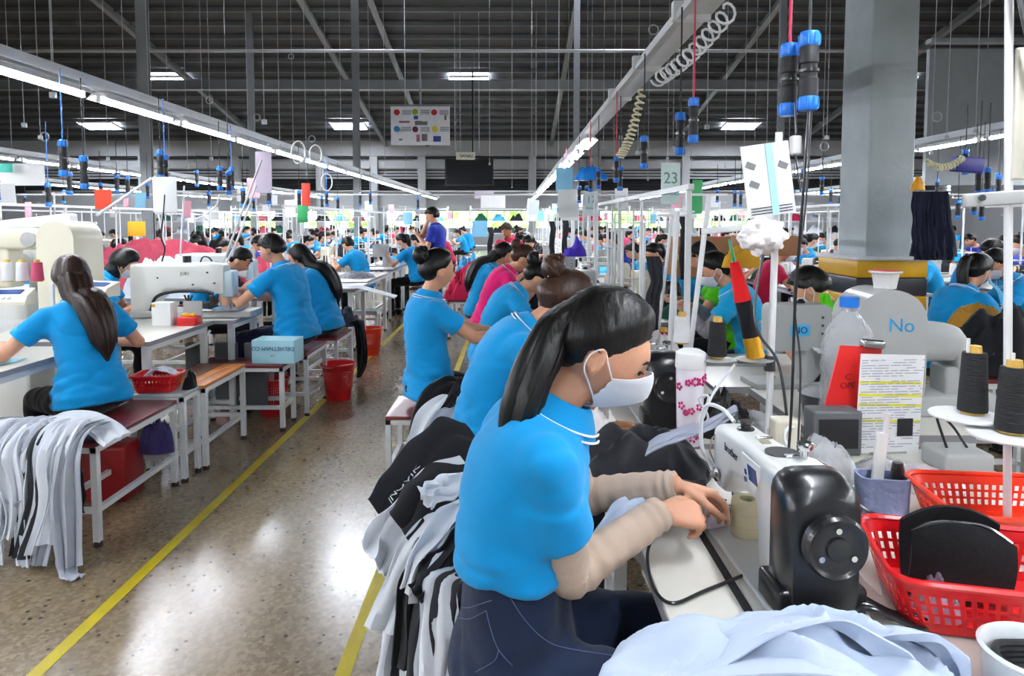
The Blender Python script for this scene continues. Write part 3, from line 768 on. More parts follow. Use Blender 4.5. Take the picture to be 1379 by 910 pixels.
def lockstitch(loc, label, group=None, white=MW, cover=BLK, rz=0, detail=True, brand=True):
    t = empty('sewing_machine', loc, label, 'sewing machine', group, rz)
    MB().box((0, 0, .006), (.178, .475, .012), bev=.005).build('bed', white, t)
    mb = MB()
    mb.rings([rr(.036, .098, .205, .243), rr(.042, .082, .222, .232), rr(.046, .075, .232, .205), rr(.046, .078, .235, .168), rr(.045, .11, .236, .155), rr(.044, .135, .237, .13), rr(.045, .145, .24, .05), rr(.049, .147, .243, -.02), rr(.054, .138, .246, -.055), rr(.058, .10, .248, -.08), rr(.060, .04, .25, -.092), rr(.061, .01, .251, -.10), rr(.063, .01, .252, -.165)])
    a = mb.build('arm', white, t, sharp=50)
    mb = MB(); mb.rings([rr(.064, .012, .252, -.155, .03), rr(.070, .0, .262, -.166, .04), rr(.072, .0, .262, -.20, .045), rr(.070, .0, .25, -.228, .05), rr(.060, .0, .225, -.245, .05)])
    mb.box((0, -.19, .03), (.165, .10, .06), bev=.01)
    c = mb.build('motor_cover', cover, t, sharp=50)
    Mw = Matrix.Rotation(R(90), 3, 'X')
    MB().lathe([(.028, -.005), (.03, .012), (.05, .014), (.0555, .018), (.0565, .034), (.052, .041), (.047, .038), (.044, .036), (.022, .036), (.02, .041), (.012, .042)], (0, -.245, .155), 40, Mw).build('hand_wheel', cover, t)
    if not detail: 
        return t
    w = t.children[-1]
    for k in range(3):
        a3 = R(90 + 120 * k); MB().cyl((.033 * math.cos(a3), -.282, .155 + .033 * math.sin(a3)), (.033 * math.cos(a3), -.285, .155 + .033 * math.sin(a3)), .0055, n=10).build('screw', CHR, w)
    # needle end
    mb = MB(); mb.cyl((0, .205, .0), (0, .205, .08), .0035, n=8).cyl((0, .205, .055), (0, .205, .10), .006, n=10).cyl((.012, .205, .03), (.012, .205, .09), .005, n=10)
    mb.build('needle_bar', CHR, t)
    MB().box((.0, .205, .018), (.022, .04, .005), bev=.002).box((.004, .215, .028), (.012, .012, .02), bev=.002).build('presser_foot', CHR, t)
    MB().box((0, .205, .013), (.06, .075, .003), bev=.001).build('throat_plate', CHR, t)
    MB().lathe([(.006, 0), (.017, .004), (.017, .008), (.009, .012), (.009, .022), (.012, .026)], (-.046, .185, .115), 18, Matrix.Rotation(R(-90), 3, 'Y')).build('tension_dial', CHR, t)
    MB().tube([(-.044, .22, .13), (-.056, .225, .16), (-.05, .225, .19), (-.044, .218, .2)], .0025, 6).build('take_up_lever', CHR, t)
    # top furniture
    MB().lathe([(.02, 0), (.02, .004), (.012, .006), (.012, .014), (.018, .018), (.016, .022)], (0, .14, .236), 20).build('oil_cap', BLK, t)
    MB().lathe([(.034, 0), (.034, .003), (.004, .0035)], (.0, -.055, .247), 26).build('round_cover', DST, t)
    mb = MB(); mb.cyl((.025, -.10, .25), (.025, -.10, .275), .006, n=10); mb.lathe([(.014, 0), (.016, .004), (.016, .012), (.012, .015)], (.025, -.10, .27), 18); mb.build('bobbin_winder', CHR, t)
    MB().box((.005, -.09, .252), (.03, .015, .008), bev=.002).build('thread_guide', CHR, t)
    MB().box((.01, .06, .243), (.035, .012, .005), bev=.002).cyl((.02, .06, .243), (.02, .06, .262), .003, n=8).build('thread_guide', CHR, t)
    MB().box((-.0, .03, .243), (.02, .02, .003)).build('label_plate', mat('beige_plate', '#a79d86', .5), t)
    # control panel
    Mx = Matrix.Rotation(R(-8), 3, 'Y')
    pn = MB().box((-.0555, -.045, .192), (.004, .095, .082), Mx, bev=.0018).build('control_panel', mat('panel_white', '#e8eceb', .3), t)
    MB().box((-.0585, -.05, .20), (.002, .045, .035), Mx, bev=.0008).build('screen', BLUESC, pn)
    for k in range(3): MB().box((-.0585, -.012, .178 + k * .016), (.002, .010, .011), Mx, bev=.0008).build('button', BLUESC, pn)
    MB().box((-.058, -.083, .19), (.002, .008, .008), Mx, bev=.0008).build('button', mat('yellow_button', '#e4d21c', .4), pn)
    if brand:
        M = Matrix.Translation((-.0475, .105, .196)) @ Matrix(((0, 0, -1), (-1, 0, 0), (0, 1, 0))).to_4x4()
        text_mesh('lettering', 'brother', .026, M, INK, t, .0006)
    return t
def table(loc, size, label, group=None, legs=True, rz=0, top=TOP, name='work_table'):
    """size: x, y, height ; loc: centre on the floor"""
    x, y, h = size
    t = empty(name, loc, label, 'table', group, rz)
    tp = MB().box((0, 0, h - .014), (x, y, .028), bev=.003).build('tabletop', top, t)
    mb = MB()
    for s in (-1, 1): mb.box((s * (x / 2 + .0015), 0, h - .014), (.003, y, .027)); mb.box((0, s * (y / 2 + .0015), h - .014), (x, .003, .027))
    mb.build('edge_band', EDGE, tp)
    if legs:
        for sx in (-1, 1):
            for sy in (-1, 1): 
                l = MB().box((sx * (x / 2 - .05), sy * (y / 2 - .06), (h - .03) / 2 + .012), (.04, .04, h - .054)).build('leg', LEGM, t)
                MB().cyl((sx * (x / 2 - .05), sy * (y / 2 - .06), 0), (sx * (x / 2 - .05), sy * (y / 2 - .06), .022), .022, .018, 10).build('foot', RUB, l)
        for s in (-1, 1): MB().box((0, s * (y / 2 - .06), .16), (x - .14, .03, .03)).build('stretcher', LEGM, t); MB().box((s * (x / 2 - .05), 0, h - .05), (.03, y - .14, .04)).build('apron', LEGM, t)
        MB().box((0, 0, .16), (.03, y - .15, .03)).build('stretcher', LEGM, t)
    return t
def bench(loc, size, label, group=None, rz=0, top=MAROON, name='bench', planks=1):
    x, y, h = size
    t = empty(name, loc, label, 'bench', group, rz)
    for k in range(planks):
        wv = x / planks
        MB().box((-x / 2 + wv * (k + .5), 0, h - .01), (wv - .004, y + .02, .02), bev=.004).build('seat_board', top, t)
    mb = MB()
    for s in (-1, 1): mb.box((s * (x / 2 - .015), 0, h - .035), (.028, y, .028)); mb.box((0, s * (y / 2 - .014), h - .035), (x - .06, .028, .028)); mb.box((s * (x / 2 - .015), 0, .17), (.025, y - .05, .025))
    mb.box((0, y / 2 - .014, .17), (x - .05, .025, .025)); mb.box((0, -y / 2 + .014, .17), (x - .05, .025, .025)); mb.build('frame', LEGM, t)
    for sx in (-1, 1):
        for sy in (-1, 1):
            l = MB().box((sx * (x / 2 - .015), sy * (y / 2 - .015), (h - .02) / 2 + .01), (.03, .03, h - .045)).build('leg', LEGM, t)
            MB().cyl((sx * (x / 2 - .015), sy * (y / 2 - .015), 0), (sx * (x / 2 - .015), sy * (y / 2 - .015), .025), .021, .018, 10).build('foot', RUB, l)
    return t
def cone_spool(loc, label, group, m, r=.03, h=.135):
    t = empty('thread_cone', loc, label, 'thread cone', group)
    MB().lathe([(r, .006), (r * 1.02, .012), (r * .84, h - .01), (r * .8, h - .004)], n=24).build('thread', m, t)
    MB().lathe([(r * .8, 0), (r * .8, .008)], n=16).build('core_foot', mat('cone_core', '#c9a24a', .6), t)
    MB().lathe([(r * .5, h - .004), (r * .45, h + .012), (r * .3, h + .012)], n=16).build('core', mat('cone_core', '#c9a24a', .6), t)
    return t
BLKT = mat('black_thread', '#141417', .75, bump=.6, bscale=200, stretch=(.1, .1, 3)); WHT = mat('white_thread', '#e9e9ea', .8, bump=.5, bscale=200, stretch=(.1, .1, 3)); OLV = mat('olive_thread', '#4c4b2c', .8)
def hole_wall(mb, fn, nu, nv, th, hu=.55, hv=.7, mod=1):
    """wall strip fn(u,v,off) pierced with slots: a lattice of real bars"""
    for i in range(nu + 1):
        u0 = (i - .5 * (1 - hu)) / nu; u1 = (i + .5 * (1 - hu)) / nu; u0, u1 = max(0, u0), min(1, u1)
        mb.rings([[fn(u0, v, 0), fn(u1, v, 0), fn(u1, v, th), fn(u0, v, th)] for v in [q / 4 for q in range(5)]])
    for j in range(nv + 1):
        v0 = max(0, (j - .5 * (1 - hv)) / nv); v1 = min(1, (j + .5 * (1 - hv)) / nv)
        mb.rings([[fn(q / nu / 1, v0, 0), fn(q / nu, v1, 0), fn(q / nu, v1, th), fn(q / nu, v0, th)] for q in range(nu + 1)])
def basket(loc, size, label, m, group=None, rz=0, holes=(16, 3), name='basket', cat='basket'):
    x, y, h = size
    t = empty(name, loc, label, cat, group, rz)
    def per(u, v, off):
        # rounded rectangle perimeter, widening upwards
        k = .86 + .14 * v; hx, hy, r = x / 2 * k - off, y / 2 * k - off, min(x, y) * .16
        sx, sy = 2 * (hx - r), 2 * (hy - r); q = PI * r / 2; P_ = 2 * sx + 2 * sy + 4 * q; d = (u % 1) * P_
        z = .004 + (h - .012) * v
        segs = [('l', sx), ('c', q, 0), ('l', sy), ('c', q, 1), ('l', sx), ('c', q, 2), ('l', sy), ('c', q, 3)]
        cors = [(hx - r, -(hy - r)), (hx - r, hy - r), (-(hx - r), hy - r), (-(hx - r), -(hy - r))]
        st = [(-(hx - r), -hy, 1, 0), (hx, -(hy - r), 0, 1), (hx - r, hy, -1, 0), (-hx, hy - r, 0, -1)]
        for k2 in range(4):
            L_ = sx if k2 % 2 == 0 else sy
            if d <= L_: s_ = st[k2]; return V((s_[0] + s_[2] * d, s_[1] + s_[3] * d, z))
            d -= L_
            if d <= q:
                a = -PI / 2 + k2 * PI / 2 + d / r; c = cors[k2]; return V((c[0] + r * math.cos(a), c[1] + r * math.sin(a), z))
            d -= q
        return V((-(hx - r), -hy, z))
    n = holes[0] * 4
    mb = MB(); hole_wall(mb, lambda u, v, o: per(u, .18 + .62 * v, o), n, holes[1], .0025)
    for v0, v1 in ((0, .2), (.78, 1)): 
        mb.rings([[per(u / n, v0, 0), per(u / n, v1, 0), per(u / n, v1, .0025), per(u / n, v0, .0025)] for u in range(n)], closed=True)
    mb.build('wall', m, t)
    MB().rings([[per(u / 48, 0, .001) for u in range(48)], [per(u / 48, .03, .001) for u in range(48)]]).build('bottom', m, t)
    MB().tube([per(u / 64, 1, -.004) + V((0, 0, .004)) for u in range(64)], .0065, 6, closed=True).build('rim', m, t)
    return t
def bucket(loc, r, h, label, m, group=None):
    t = empty('basket', loc, label, 'basket', group)
    rad = lambda v: r * (.76 + .24 * v)
    fn = lambda u, v, o: V(((rad(v) - o) * math.cos(2 * PI * u), (rad(v) - o) * math.sin(2 * PI * u), h * v))
    mb = MB(); hole_wall(mb, lambda u, v, o: fn(u, .3 + .55 * v, o), 44, 8, .003, .5, .55)
    mb.lathe([(rad(0), 0), (rad(.32), h * .32), (rad(.32) - .003, h * .32), (rad(0) - .003, .004)], n=44)
    mb.rings([[fn(u / 44, .84, 0), fn(u / 44, 1, 0), fn(u / 44, 1, .003), fn(u / 44, .84, .003)] for u in range(44)], closed=True)
    mb.build('wall', m, t)
    MB().tube([fn(u / 44, 1, -.005) for u in range(44)], .008, 6, closed=True).build('rim', m, t)
    MB().tube([V((rad(.95) * math.cos(a) * 1.04, rad(.95) * math.sin(a) * 1.04 , h * .99 - .012 * math.sin(a * 2))) for a in [R(180 + q) for q in range(0, 181, 12)]], .005, 6).build('handle', mat('pale_pink_plastic', '#e6b9b6', .4), t)
    return t
def strip(name, label, pts, width, m, wdir=(0, 1, 0), th=.003, wave=.012, nw=8, ns=28, seed=0, taper=None, group=None, cat='fabric', twist=0, wf=2.3):
    """a cut cloth panel following pts; width along wdir with soft folds"""
    P = bez(pts, ns); w = V(wdir).normalized(); mb = MB()
    def fn(u, v):
        i = int(round(u * ns)); p = P[i]; t = (P[min(i + 1, ns)] - P[max(i - 1, 0)]).normalized()
        ww = w.copy()
        if twist: ww = Matrix.Rotation(twist * u, 3, t) @ ww
        n = t.cross(ww).normalized(); k = 1
        if taper: 
            q = u * (len(taper) - 1); a = min(int(q), len(taper) - 2); k = taper[a] + (taper[a + 1] - taper[a]) * (q - a)
        a = (v - .5) * 2
        fold = wave * (math.sin(a * wf * PI + seed + u * 1.5) + .5 * noise.noise(V((a * 2 + seed, u * 5, seed))))
        edge = .02 * noise.noise(V((seed, u * 4, v * 3)))
        return p + ww * (a * width * k / 2 + edge) + n * fold * (0.25 + .75 * u)
    mb.sheet(fn, ns, nw, th)
    FN[label] = fn
    o = mb.build(name, m, sharp=80); tag(o, label, cat, group); return o
FN = {}
def text_on(fn, txt, size, u0, u1, v0, v1, m, parent, off, flip=False):
    """lettering that follows a cloth panel"""
    o = text_mesh('lettering', txt, size, Matrix(), m, parent, .0004); me = o.data
    xs = [v.co.x for v in me.vertices]; x0, x1 = min(xs), max(xs); ys = [v.co.y for v in me.vertices]; y0, y1 = min(ys), max(ys)
    for v in me.vertices:
        a = (v.co.x - x0) / (x1 - x0); b = (v.co.y - y0) / (y1 - y0)
        u = u0 + (u1 - u0) * a; w = v0 + (v1 - v0) * b; e = .01
        p = FNS(fn, u, w); n = (FNS(fn, u + e, w) - p).cross(FNS(fn, u, w + e) - p).normalized() * (-1 if flip else 1)
        v.co = p + n * (off + v.co.z)
    return o
def FNS(fn, u, v, ns=28):
    i = min(int(u * ns), ns - 1); k = u * ns - i; return fn(i / ns, v) * (1 - k) + fn((i + 1) / ns, v) * k
def crumple(name, label, c, size, h, m, seed=0, n=30, group=None, cat='fabric', rz=0, round_=True, peaks=5, th=.004, fold=1.0):
    """heap of cloth: a closed mound with creased surface"""
    c = V(c); mb = MB(); rn = random.Random(seed)
    pk = [(rn.uniform(-.6, .6), rn.uniform(-.6, .6), rn.uniform(.3, .6), rn.uniform(.5, 1)) for _ in range(peaks)]
    M = Matrix.Rotation(rz, 3, 'Z')
    def hh(a, b):
        e = 1 - max(abs(a), abs(b)) ** 4 if not round_ else max(0, 1 - (a * a + b * b)) ** .45
        z = 0
        for p in pk: z = max(z, p[3] * G(math.hypot(a - p[0], b - p[1]), p[2]))
        w_ = noise.noise(V((a * 2.2 + seed, b * 2.2, 0))) * 2.5 * fold
        ridge = 1 - abs(noise.noise(V((a * 2.6 * fold + seed * 3 + w_ * .3, b * 3.4 * fold + a * .8 + w_ * .4, 5.1)))) * 3.2
        return e * h * (.45 * z + .3 + .28 * ridge)
    top, bot = [], []
    def fn(u, v):
        a, b = u * 2 - 1, v * 2 - 1
        if round_:
            q = max(abs(a), abs(b)); l = math.hypot(a, b); k = q / l if l > 1e-6 else 1; a2, b2 = a * k, b * k
        else: a2, b2 = a, b
        edge = 1 + .10 * noise.noise(V((a2 * 1.5 + seed, b2 * 1.5, 9)))
        return (a2, b2, edge)
    def top_(u, v):
        a2, b2, e = fn(u, v); return c + M @ V((a2 * size[0] / 2 * e, b2 * size[1] / 2 * e, max(.003, hh(a2, b2))))
    def bot_(u, v):
        a2, b2, e = fn(u, v); return c + M @ V((a2 * size[0] / 2 * e, b2 * size[1] / 2 * e, 0))
    T = [[mb.v(top_(i / n, j / n)) for j in range(n + 1)] for i in range(n + 1)]
    B_ = [[mb.v(bot_(i / n, j / n)) for j in range(n + 1)] for i in range(n + 1)]
    for i in range(n):
        for j in range(n):
            mb.f((T[i][j], T[i + 1][j], T[i + 1][j + 1], T[i][j + 1])); mb.f((B_[i][j], B_[i][j + 1], B_[i + 1][j + 1], B_[i + 1][j]))
    for i in range(n):
        mb.f((T[i][0], B_[i][0], B_[i + 1][0], T[i + 1][0])); mb.f((T[i][n], T[i + 1][n], B_[i + 1][n], B_[i][n]))
        mb.f((T[0][i], T[0][i + 1], B_[0][i + 1], B_[0][i])); mb.f((T[n][i], B_[n][i], B_[n][i + 1], T[n][i + 1]))
    o = mb.build(name, m, sharp=80); tag(o, label, cat, group); return o
def stand(loc, label, group=None, h=.85, lean=(0, 0), plates=2, r=.011, rz=0, m=None, cones=()):
    """thread stand clamped to a table: pole, arm, plates"""
    m = m or LEGM
    t = empty('thread_stand', loc, label, 'thread stand', group, rz)
    top = V((lean[0], lean[1], h))
    MB().cyl((0, 0, 0), top, r, n=12).build('pole', m, t)
    MB().cyl((0, 0, 0), (0, 0, .03), r * 1.9, n=12).box((0, 0, .006), (.06, .06, .012), bev=.003).build('clamp', DST, t)
    a = MB().box(tuple(top * .3), (.24, .022, .012), bev=.003).build('arm', m, t)
    for k in range(plates):
        x = (-.09, .09, 0)[k]; MB().lathe([(.052, 0), (.056, .002), (.056, .005), (.004, .006)], tuple(top * .3 + V((x, 0, .006))), 22).cyl(tuple(top * .3 + V((x, 0, .006))), tuple(top * .3 + V((x, 0, .07))), .003, n=6).build('spool_plate', m, t)
    MB().box(tuple(top - V((0, 0, .01))), (.26, .016, .008), bev=.002).tube([top + V((-.12 + .012 * math.cos(q), 0, .014 * math.sin(q))) for q in [k * PI / 4 for k in range(8)]], .002, 5, closed=True).build('guide_bar', m, t)
    return t
BLUEP = mat('blue_plastic', '#1676d8', .35, coat=.2)
def connector(loc, label, group=None, L=.2, r=.021, cord_top=None, cord=None, rz=0, low=True):
    t = empty('hanging_plug', loc, label, 'plug', group, rz)
    MB().lathe([(r * .72, -L * .36), (r, -L * .34), (r * 1.0, -L * .1), (r * .86, -L * .08), (r * .86, L * .08), (r, L * .1), (r, L * .3), (r * .8, L * .34)], n=18).build('body', BLKM, t)
    for s, z in ((1, L * .3), (-1, -L * .5)): 
        mb = MB().lathe([(r * .92, 0), (r * 1.08, .006), (r * 1.08, L * .14), (r * .95, L * .19), (r * .5, L * .2)], (0, 0, z), 18)
        for k in range(9): mb.box((r * 1.08 * math.cos(k * .698), r * 1.08 * math.sin(k * .698), z + L * .09), (.004, .004, L * .12))
        mb.build('collar', BLUEP, t)
    MB().lathe([(r * 1.1, 0), (r * 1.1, .008)], (0, 0, -.004), 18).build('ring', BLK, t)
    if cord_top: MB().cyl((0, 0, L * .5), (0, 0, cord_top), .004, n=8).build('cord', cord or BLKM, t)
    return t
def placard(loc, w, h, label, txt=None, size=.1, color=None, rz=0, name='hanging_sign', sub=None, cat='sign', m=None, tilt=0, group=None):
    t = empty(name, loc, label, cat, group, rot=(0, tilt, rz))
    MB().box((0, 0, 0), (w, .004, h), bev=.0015).build('board', m or PAPER, t)
    if txt: text_mesh('lettering', txt, size, Matrix.Translation((0, -.0035, h * .12 if sub else 0)) @ Matrix.Rotation(PI / 2, 4, 'X'), color or INK, t)
    if sub: text_mesh('lettering', sub, size * .3, Matrix.Translation((0, -.0035, -h * .25)) @ Matrix.Rotation(PI / 2, 4, 'X'), BLUEINK, t)
    return t
# ------------------------------------------------------------ right line, close by
TZ = .78
table((.84, 1.35, 0), (1.11, 1.6, TZ), 'white laminate sewing table in front of the masked seamstress')
lockstitch((.55, 1.44, TZ), 'white and black lockstitch machine with big hand wheel nearest the camera', rz=R(2.5))
MB().box((.437, 1.40, TZ + .0015), (.016, .42, .003)).build('table_slot', BLKM, label='dark gap strip along the machine bed on the white table', cat='strip')
table((.57, 2.75, 0), (.57, 1.1, TZ), 'white sewing table under the second black-ended machine')
table((1.44, 2.62, 0), (.82, .66, TZ), 'white table under the pale domed machine')
lockstitch((.54, 2.60, TZ), 'second lockstitch machine with black end beside the flowered tumbler')
bench((.01, 1.38, 0), (.34, .6, .50), 'bench under the masked seamstress in jeans')
bench((-.14, 2.6, 0), (.3, .5, .50), 'bench under the second seamstress with the big brown bun')
bench((-.54, 3.85, 0), (.28, .42, .46), 'bench under the seamstress leaning into the aisle')
# ---- cups, rolls, cables
t = empty('tape_roll', (.535, 1.53, TZ + .012), 'cream tape roll standing under the machine arm', 'tape roll')
MB().lathe([(.034, 0), (.036, .003), (.036, .078), (.034, .081), (.018, .081), (.018, .0)], n=28).build('tape', mat('cream_tape', '#e0d6ae', .5), t)
MB().lathe([(.0365, .024), (.0367, .0245)], n=28, caps=(0, 0)).lathe([(.0365, .052), (.0367, .0525)], n=28, caps=(0, 0)).build('layer_edge', mat('tape_edge', '#a99f78', .6), t)
def cable(label, pts, r, m, name='cord', n=40, group=None): return MB().tube(bez(pts, n), r, 8).build(name, m, label=label, cat='cable', group=group)
cable('thin black cable looping over the table edge by the seamstress\'s wrist', [atz(885, 712, TZ + .05), atz(872, 745, TZ + .02), atz(880, 790, TZ + .012), atz(905, 812, TZ + .006), atz(950, 795, TZ + .006), atz(1012, 770, TZ + .006)], .0035, BLK)
for k in range(5):
    cable('black power leads bunched beside the foot of the nearest machine', [(.60, 1.26 - .012 * k, TZ + .05 - .008 * k), (.645, 1.235 - .012 * k, TZ + .03), (.70, 1.22 - .014 * k, TZ + .006 + .002 * k), (.745, 1.225 - .013 * k, TZ + .006)], .0045, BLK, group='black leads by the machine foot')
MB().tube(bez([(.500, 1.655, TZ + .11), (.478, 1.70, TZ + .15), (.474, 1.70, TZ + .22), (.485, 1.69, TZ + .265), (.515, 1.66, TZ + .262), (.53, 1.62, TZ + .243)], 30), .005, 8).build('air_hose', LEGM, label='white air hose looping at the needle end of the nearest machine', cat='hose')
cable('thin white wire running on the table behind the nearest hand wheel', [(.62, 1.25, TZ + .1), (.66, 1.24, TZ + .05), (.70, 1.27, TZ + .01), (.73, 1.33, TZ + .004)], .0015, LEGM)
# red baskets and what is in them
basket((.877, 1.246, TZ), (.37, .27, .105), 'red plastic basket holding a black zip pouch, nearest the camera', RED, rz=R(-14))
basket((1.15, 1.55, TZ), (.36, .27, .095), 'orange-red plastic basket behind the red one', ORNG, rz=R(-6))
t = empty('zip_pouch', (.835, 1.265, TZ + .012), 'open black fabric zip pouch standing in the red basket', 'pouch', rz=R(-16))
def pouch_half(s):
    mb = MB()
    mb.sheet(lambda u, v: ((u - .5) * .17, s * (.012 + .034 * math.sin(v * PI * .8) * (1 - .25 * (2 * u - 1) ** 2) + .012 * v), .005 + (.155 - .03 * (2 * u - 1) ** 2 + .01 * s * (u - .5)) * v), 16, 10, .006 * s)
    return mb
for s in (-1, 1): pouch_half(s).build('side', cloth('black_canvas', '#17171a', .85, .3, 40), t)
MB().sheet(lambda u, v: ((u - .5) * .168, (v - .5) * .055, .006 + .004 * math.sin(u * 9)), 8, 4, .004).build('bottom', cloth('black_canvas', '#17171a'), t)
MB().tube([((u / 20 - .5) * .16, -.028 + .006 * math.sin(u * .5), .158 - .03 * (u / 10 - 1) ** 2) for u in range(21)], .0025, 6).build('zip', CHR, t)
for k in range(3):
    c = (.76 + .03 * k, 1.24 + .02 * k, TZ + .014); MB().lathe([(.011, 0), (.011, .008), (.004, .009)], c, 16).build('bobbin', CHR, label='small metal bobbin lying in the red basket', cat='bobbin', group='bobbins in the red basket')
crumple('plastic_wrap', 'purplish clear plastic wrapper in the red basket', (.775, 1.22, TZ + .012), (.08, .10), .07, mat('clear_film', '#cbb6cf', .12, alpha=.45, bump=1, bscale=40), 5, 16)
crumple('plastic_wrap', 'crumpled clear bag at the right end of the red basket', (.99, 1.20, TZ + .012), (.1, .12), .08, mat('clear_film', '#cbb6cf'), 8, 16)
crumple('plastic_wrap', 'pink cloth scraps and papers beyond the pen cup', (1.13, 1.9, TZ + .001), (.22, .3), .035, mat('pink_pale_cloth', '#ecd3de', .8, var=.3, scale=14), 12, 22)
crumple('fabric_scrap', 'shiny white film under the seamstress\'s hands', (.455, 1.60, TZ + .013), (.12, .10), .045, mat('glossy_white_film', '#e9e2f2', .2, coat=.4, bump=1, bscale=30), 3, 18)
# pen cup
t = empty('pen_cup', (.92, 1.68, TZ), 'blue-grey patterned pen cup with a white tool standing in it', 'cup', rz=R(-8))
mb = MB(); o_ = [rr(.058, -.036, .036, 0, .03, 5)]
def cup(z, off): return [(p[0] * (1 - off / .058), p[2] * (1 - off / .036), z) for p in rr(.058, -.036, .036, 0, .022, 5)]
mb.rings([cup(0, 0), cup(.092, -.002), cup(.092, .004), cup(.006, .006)]); mb.build('cup', cloth('denim_blue_grey', '#7c86a8', .8, .6, 60, .3), t)
t = empty('thread_snips', (.915, 1.69, TZ + .008), 'white handled tool standing upright in the pen cup', 'tool')
MB().box((0, 0, .095), (.03, .014, .19), Matrix.Rotation(.08, 3, 'Y'), bev=.006).build('handle', MW, t); MB().cyl((.012, 0, .17), (.02, 0, .235), .007, n=12).build('tip', MW, t)
MB().lathe([(.012, 0), (.016, .03), (.012, .05)], (.955, 1.675, TZ + .075), 12).build('marker_pen', BLK, label='black marker head showing in the pen cup', cat='pen')
# document stand
t = empty('document_sheet', (1.165, 2.10, TZ), 'upright printed sheet with yellow highlighted lines beside the red folder', 'document', rz=R(4))
MB().box((0, 0, .157), (.205, .003, .31), Matrix.Rotation(R(2), 3, 'Y')).build('sheet', PAPER, t)
hl = mat('highlighter_yellow', '#e3e03a', .7)
mb = MB()
rn = random.Random(4)
for k in range(34):
    z = .295 - k * .0082
    x = -.094
    while x < .088:
        wd = rn.uniform(.012, .05)
        if rn.random() < .75: mb.box((x + wd / 2, -.0022, z), (min(wd, .094 - x), .0006, .0022))
        x += wd + .006
mb.build('print_lines', mat('print_grey', '#9da0b4', .7), t)
for z in (.225, .185, .155, .105): MB().box((0, -.0018, z), (.2, .0006, .008), Matrix.Rotation(R(2), 3, 'Y')).build('highlight', hl, t)
MB().box((.05, -.004, .085), (.05, .004, .055), bev=.002).build('photo', BLKM, t); MB().box((0, .02, .15), (.12, .003, .3), Matrix.Rotation(R(-8), 3, 'X')).build('stay', MG, t)
t = empty('red_folder', (1.075, 2.16, TZ), 'red plastic folder standing behind the printed sheet', 'folder', rz=R(6))
MB().prism([(-.10, 0, .08), (.08, 0, .06), (.10, 0, .32), (-.04, 0, .33)], (0, .006, 0)).build('cover', mat('red_folder', '#e62b28', .45, coat=.2), t)
MB().prism([(-.08, 0, .0), (.08, 0, 0), (.08, 0, .06), (-.08, 0, .08)], (0, .05, 0)).build('base', MG, t)
text_mesh('lettering', 'C\nOPE', .028, Matrix.Translation((-.012, -.001, .215)) @ Matrix.Rotation(PI / 2, 4, 'X'), mat('dark_red_ink', '#7c1413', .6), t)
MB().box((.06, -.01, .335), (.075, .028, .028), Matrix.Rotation(R(6), 3, 'Y'), bev=.008).build('clip', CHR, t)
# pale domed machine on the opposite side
t = empty('domed_sewing_machine', (1.475, 2.6, TZ), 'pale grey domed industrial machine with its arm pointing right', 'sewing machine', rz=R(-4))
def cr(x, hy, z0, z1, r=.05): return [(x, p[0], p[2]) for p in rr(hy, z0, z1, 0, r, 5)]
MB().rings([[(q[2] - .085, y, q[0] + .235) for q in rr(.235, -.127, .127, 0, .12, 8)] for y in (-.11, .11)]).build('housing', MG, t, sharp=40)
MB().rings([cr(.0, .085, .19, .345), cr(.13, .08, .2, .34), cr(.17, .078, .2, .335), cr(.195, .07, .12, .325), cr(.22, .055, .10, .30, .05)]).build('arm', MG, t, sharp=50)
MB().box((.08, 0, .04), (.5, .2, .08), bev=.01).box((.19, 0, .11), (.1, .12, .14), bev=.01).build('bed', MG, t)
MB().cyl((.20, 0, .01), (.20, 0, .14), .007, n=10).build('needle_bar', CHR, t)
text_mesh('lettering', 'No', .07, Matrix.Translation((-.05, -.1105, .34)) @ Matrix.Rotation(PI / 2, 4, 'X'), BLUEINK, t)
t = empty('plastic_cup', (1.41, 2.6, TZ + .468), 'white plastic cup with a pink rim on top of the pale domed machine', 'cup')
MB().lathe([(.038, 0), (.047, .055), (.058, .06), (.058, .066), (.044, .064), (.035, .004)], n=28).build('cup', mat('cup_white', '#e9e6e4', .3, alpha=.85), t)
MB().lathe([(.05, .0655), (.05, .0675)], n=28).build('lid_film', mat('pink_cup', '#e3474c', .4), t)
def bottle(loc, r, h, label, m, cap=None):
    t = empty('water_bottle', loc, label, 'bottle')
    prof = [(r * .9, 0), (r, h * .04)] + [(r * (1 - .05 * (k % 2)), h * (.08 + .07 * k)) for k in range(8)] + [(r, h * .66), (r * .8, h * .78), (r * .4, h * .88), (r * .3, h * .9), (r * .3, h * .96)]
    MB().lathe(prof, n=28).build('bottle', m, t); MB().lathe([(r * .36, h * .93), (r * .36, h)], n=18).build('cap', cap or BLUEP, t); return t
bottle((1.12, 2.28, TZ),   .085, .47, 'big crumpled clear plastic water bottle beside the red folder', mat('clear_pet', '#c9cdd2', .08, alpha=.42, bump=2, bscale=26, coat=.4))
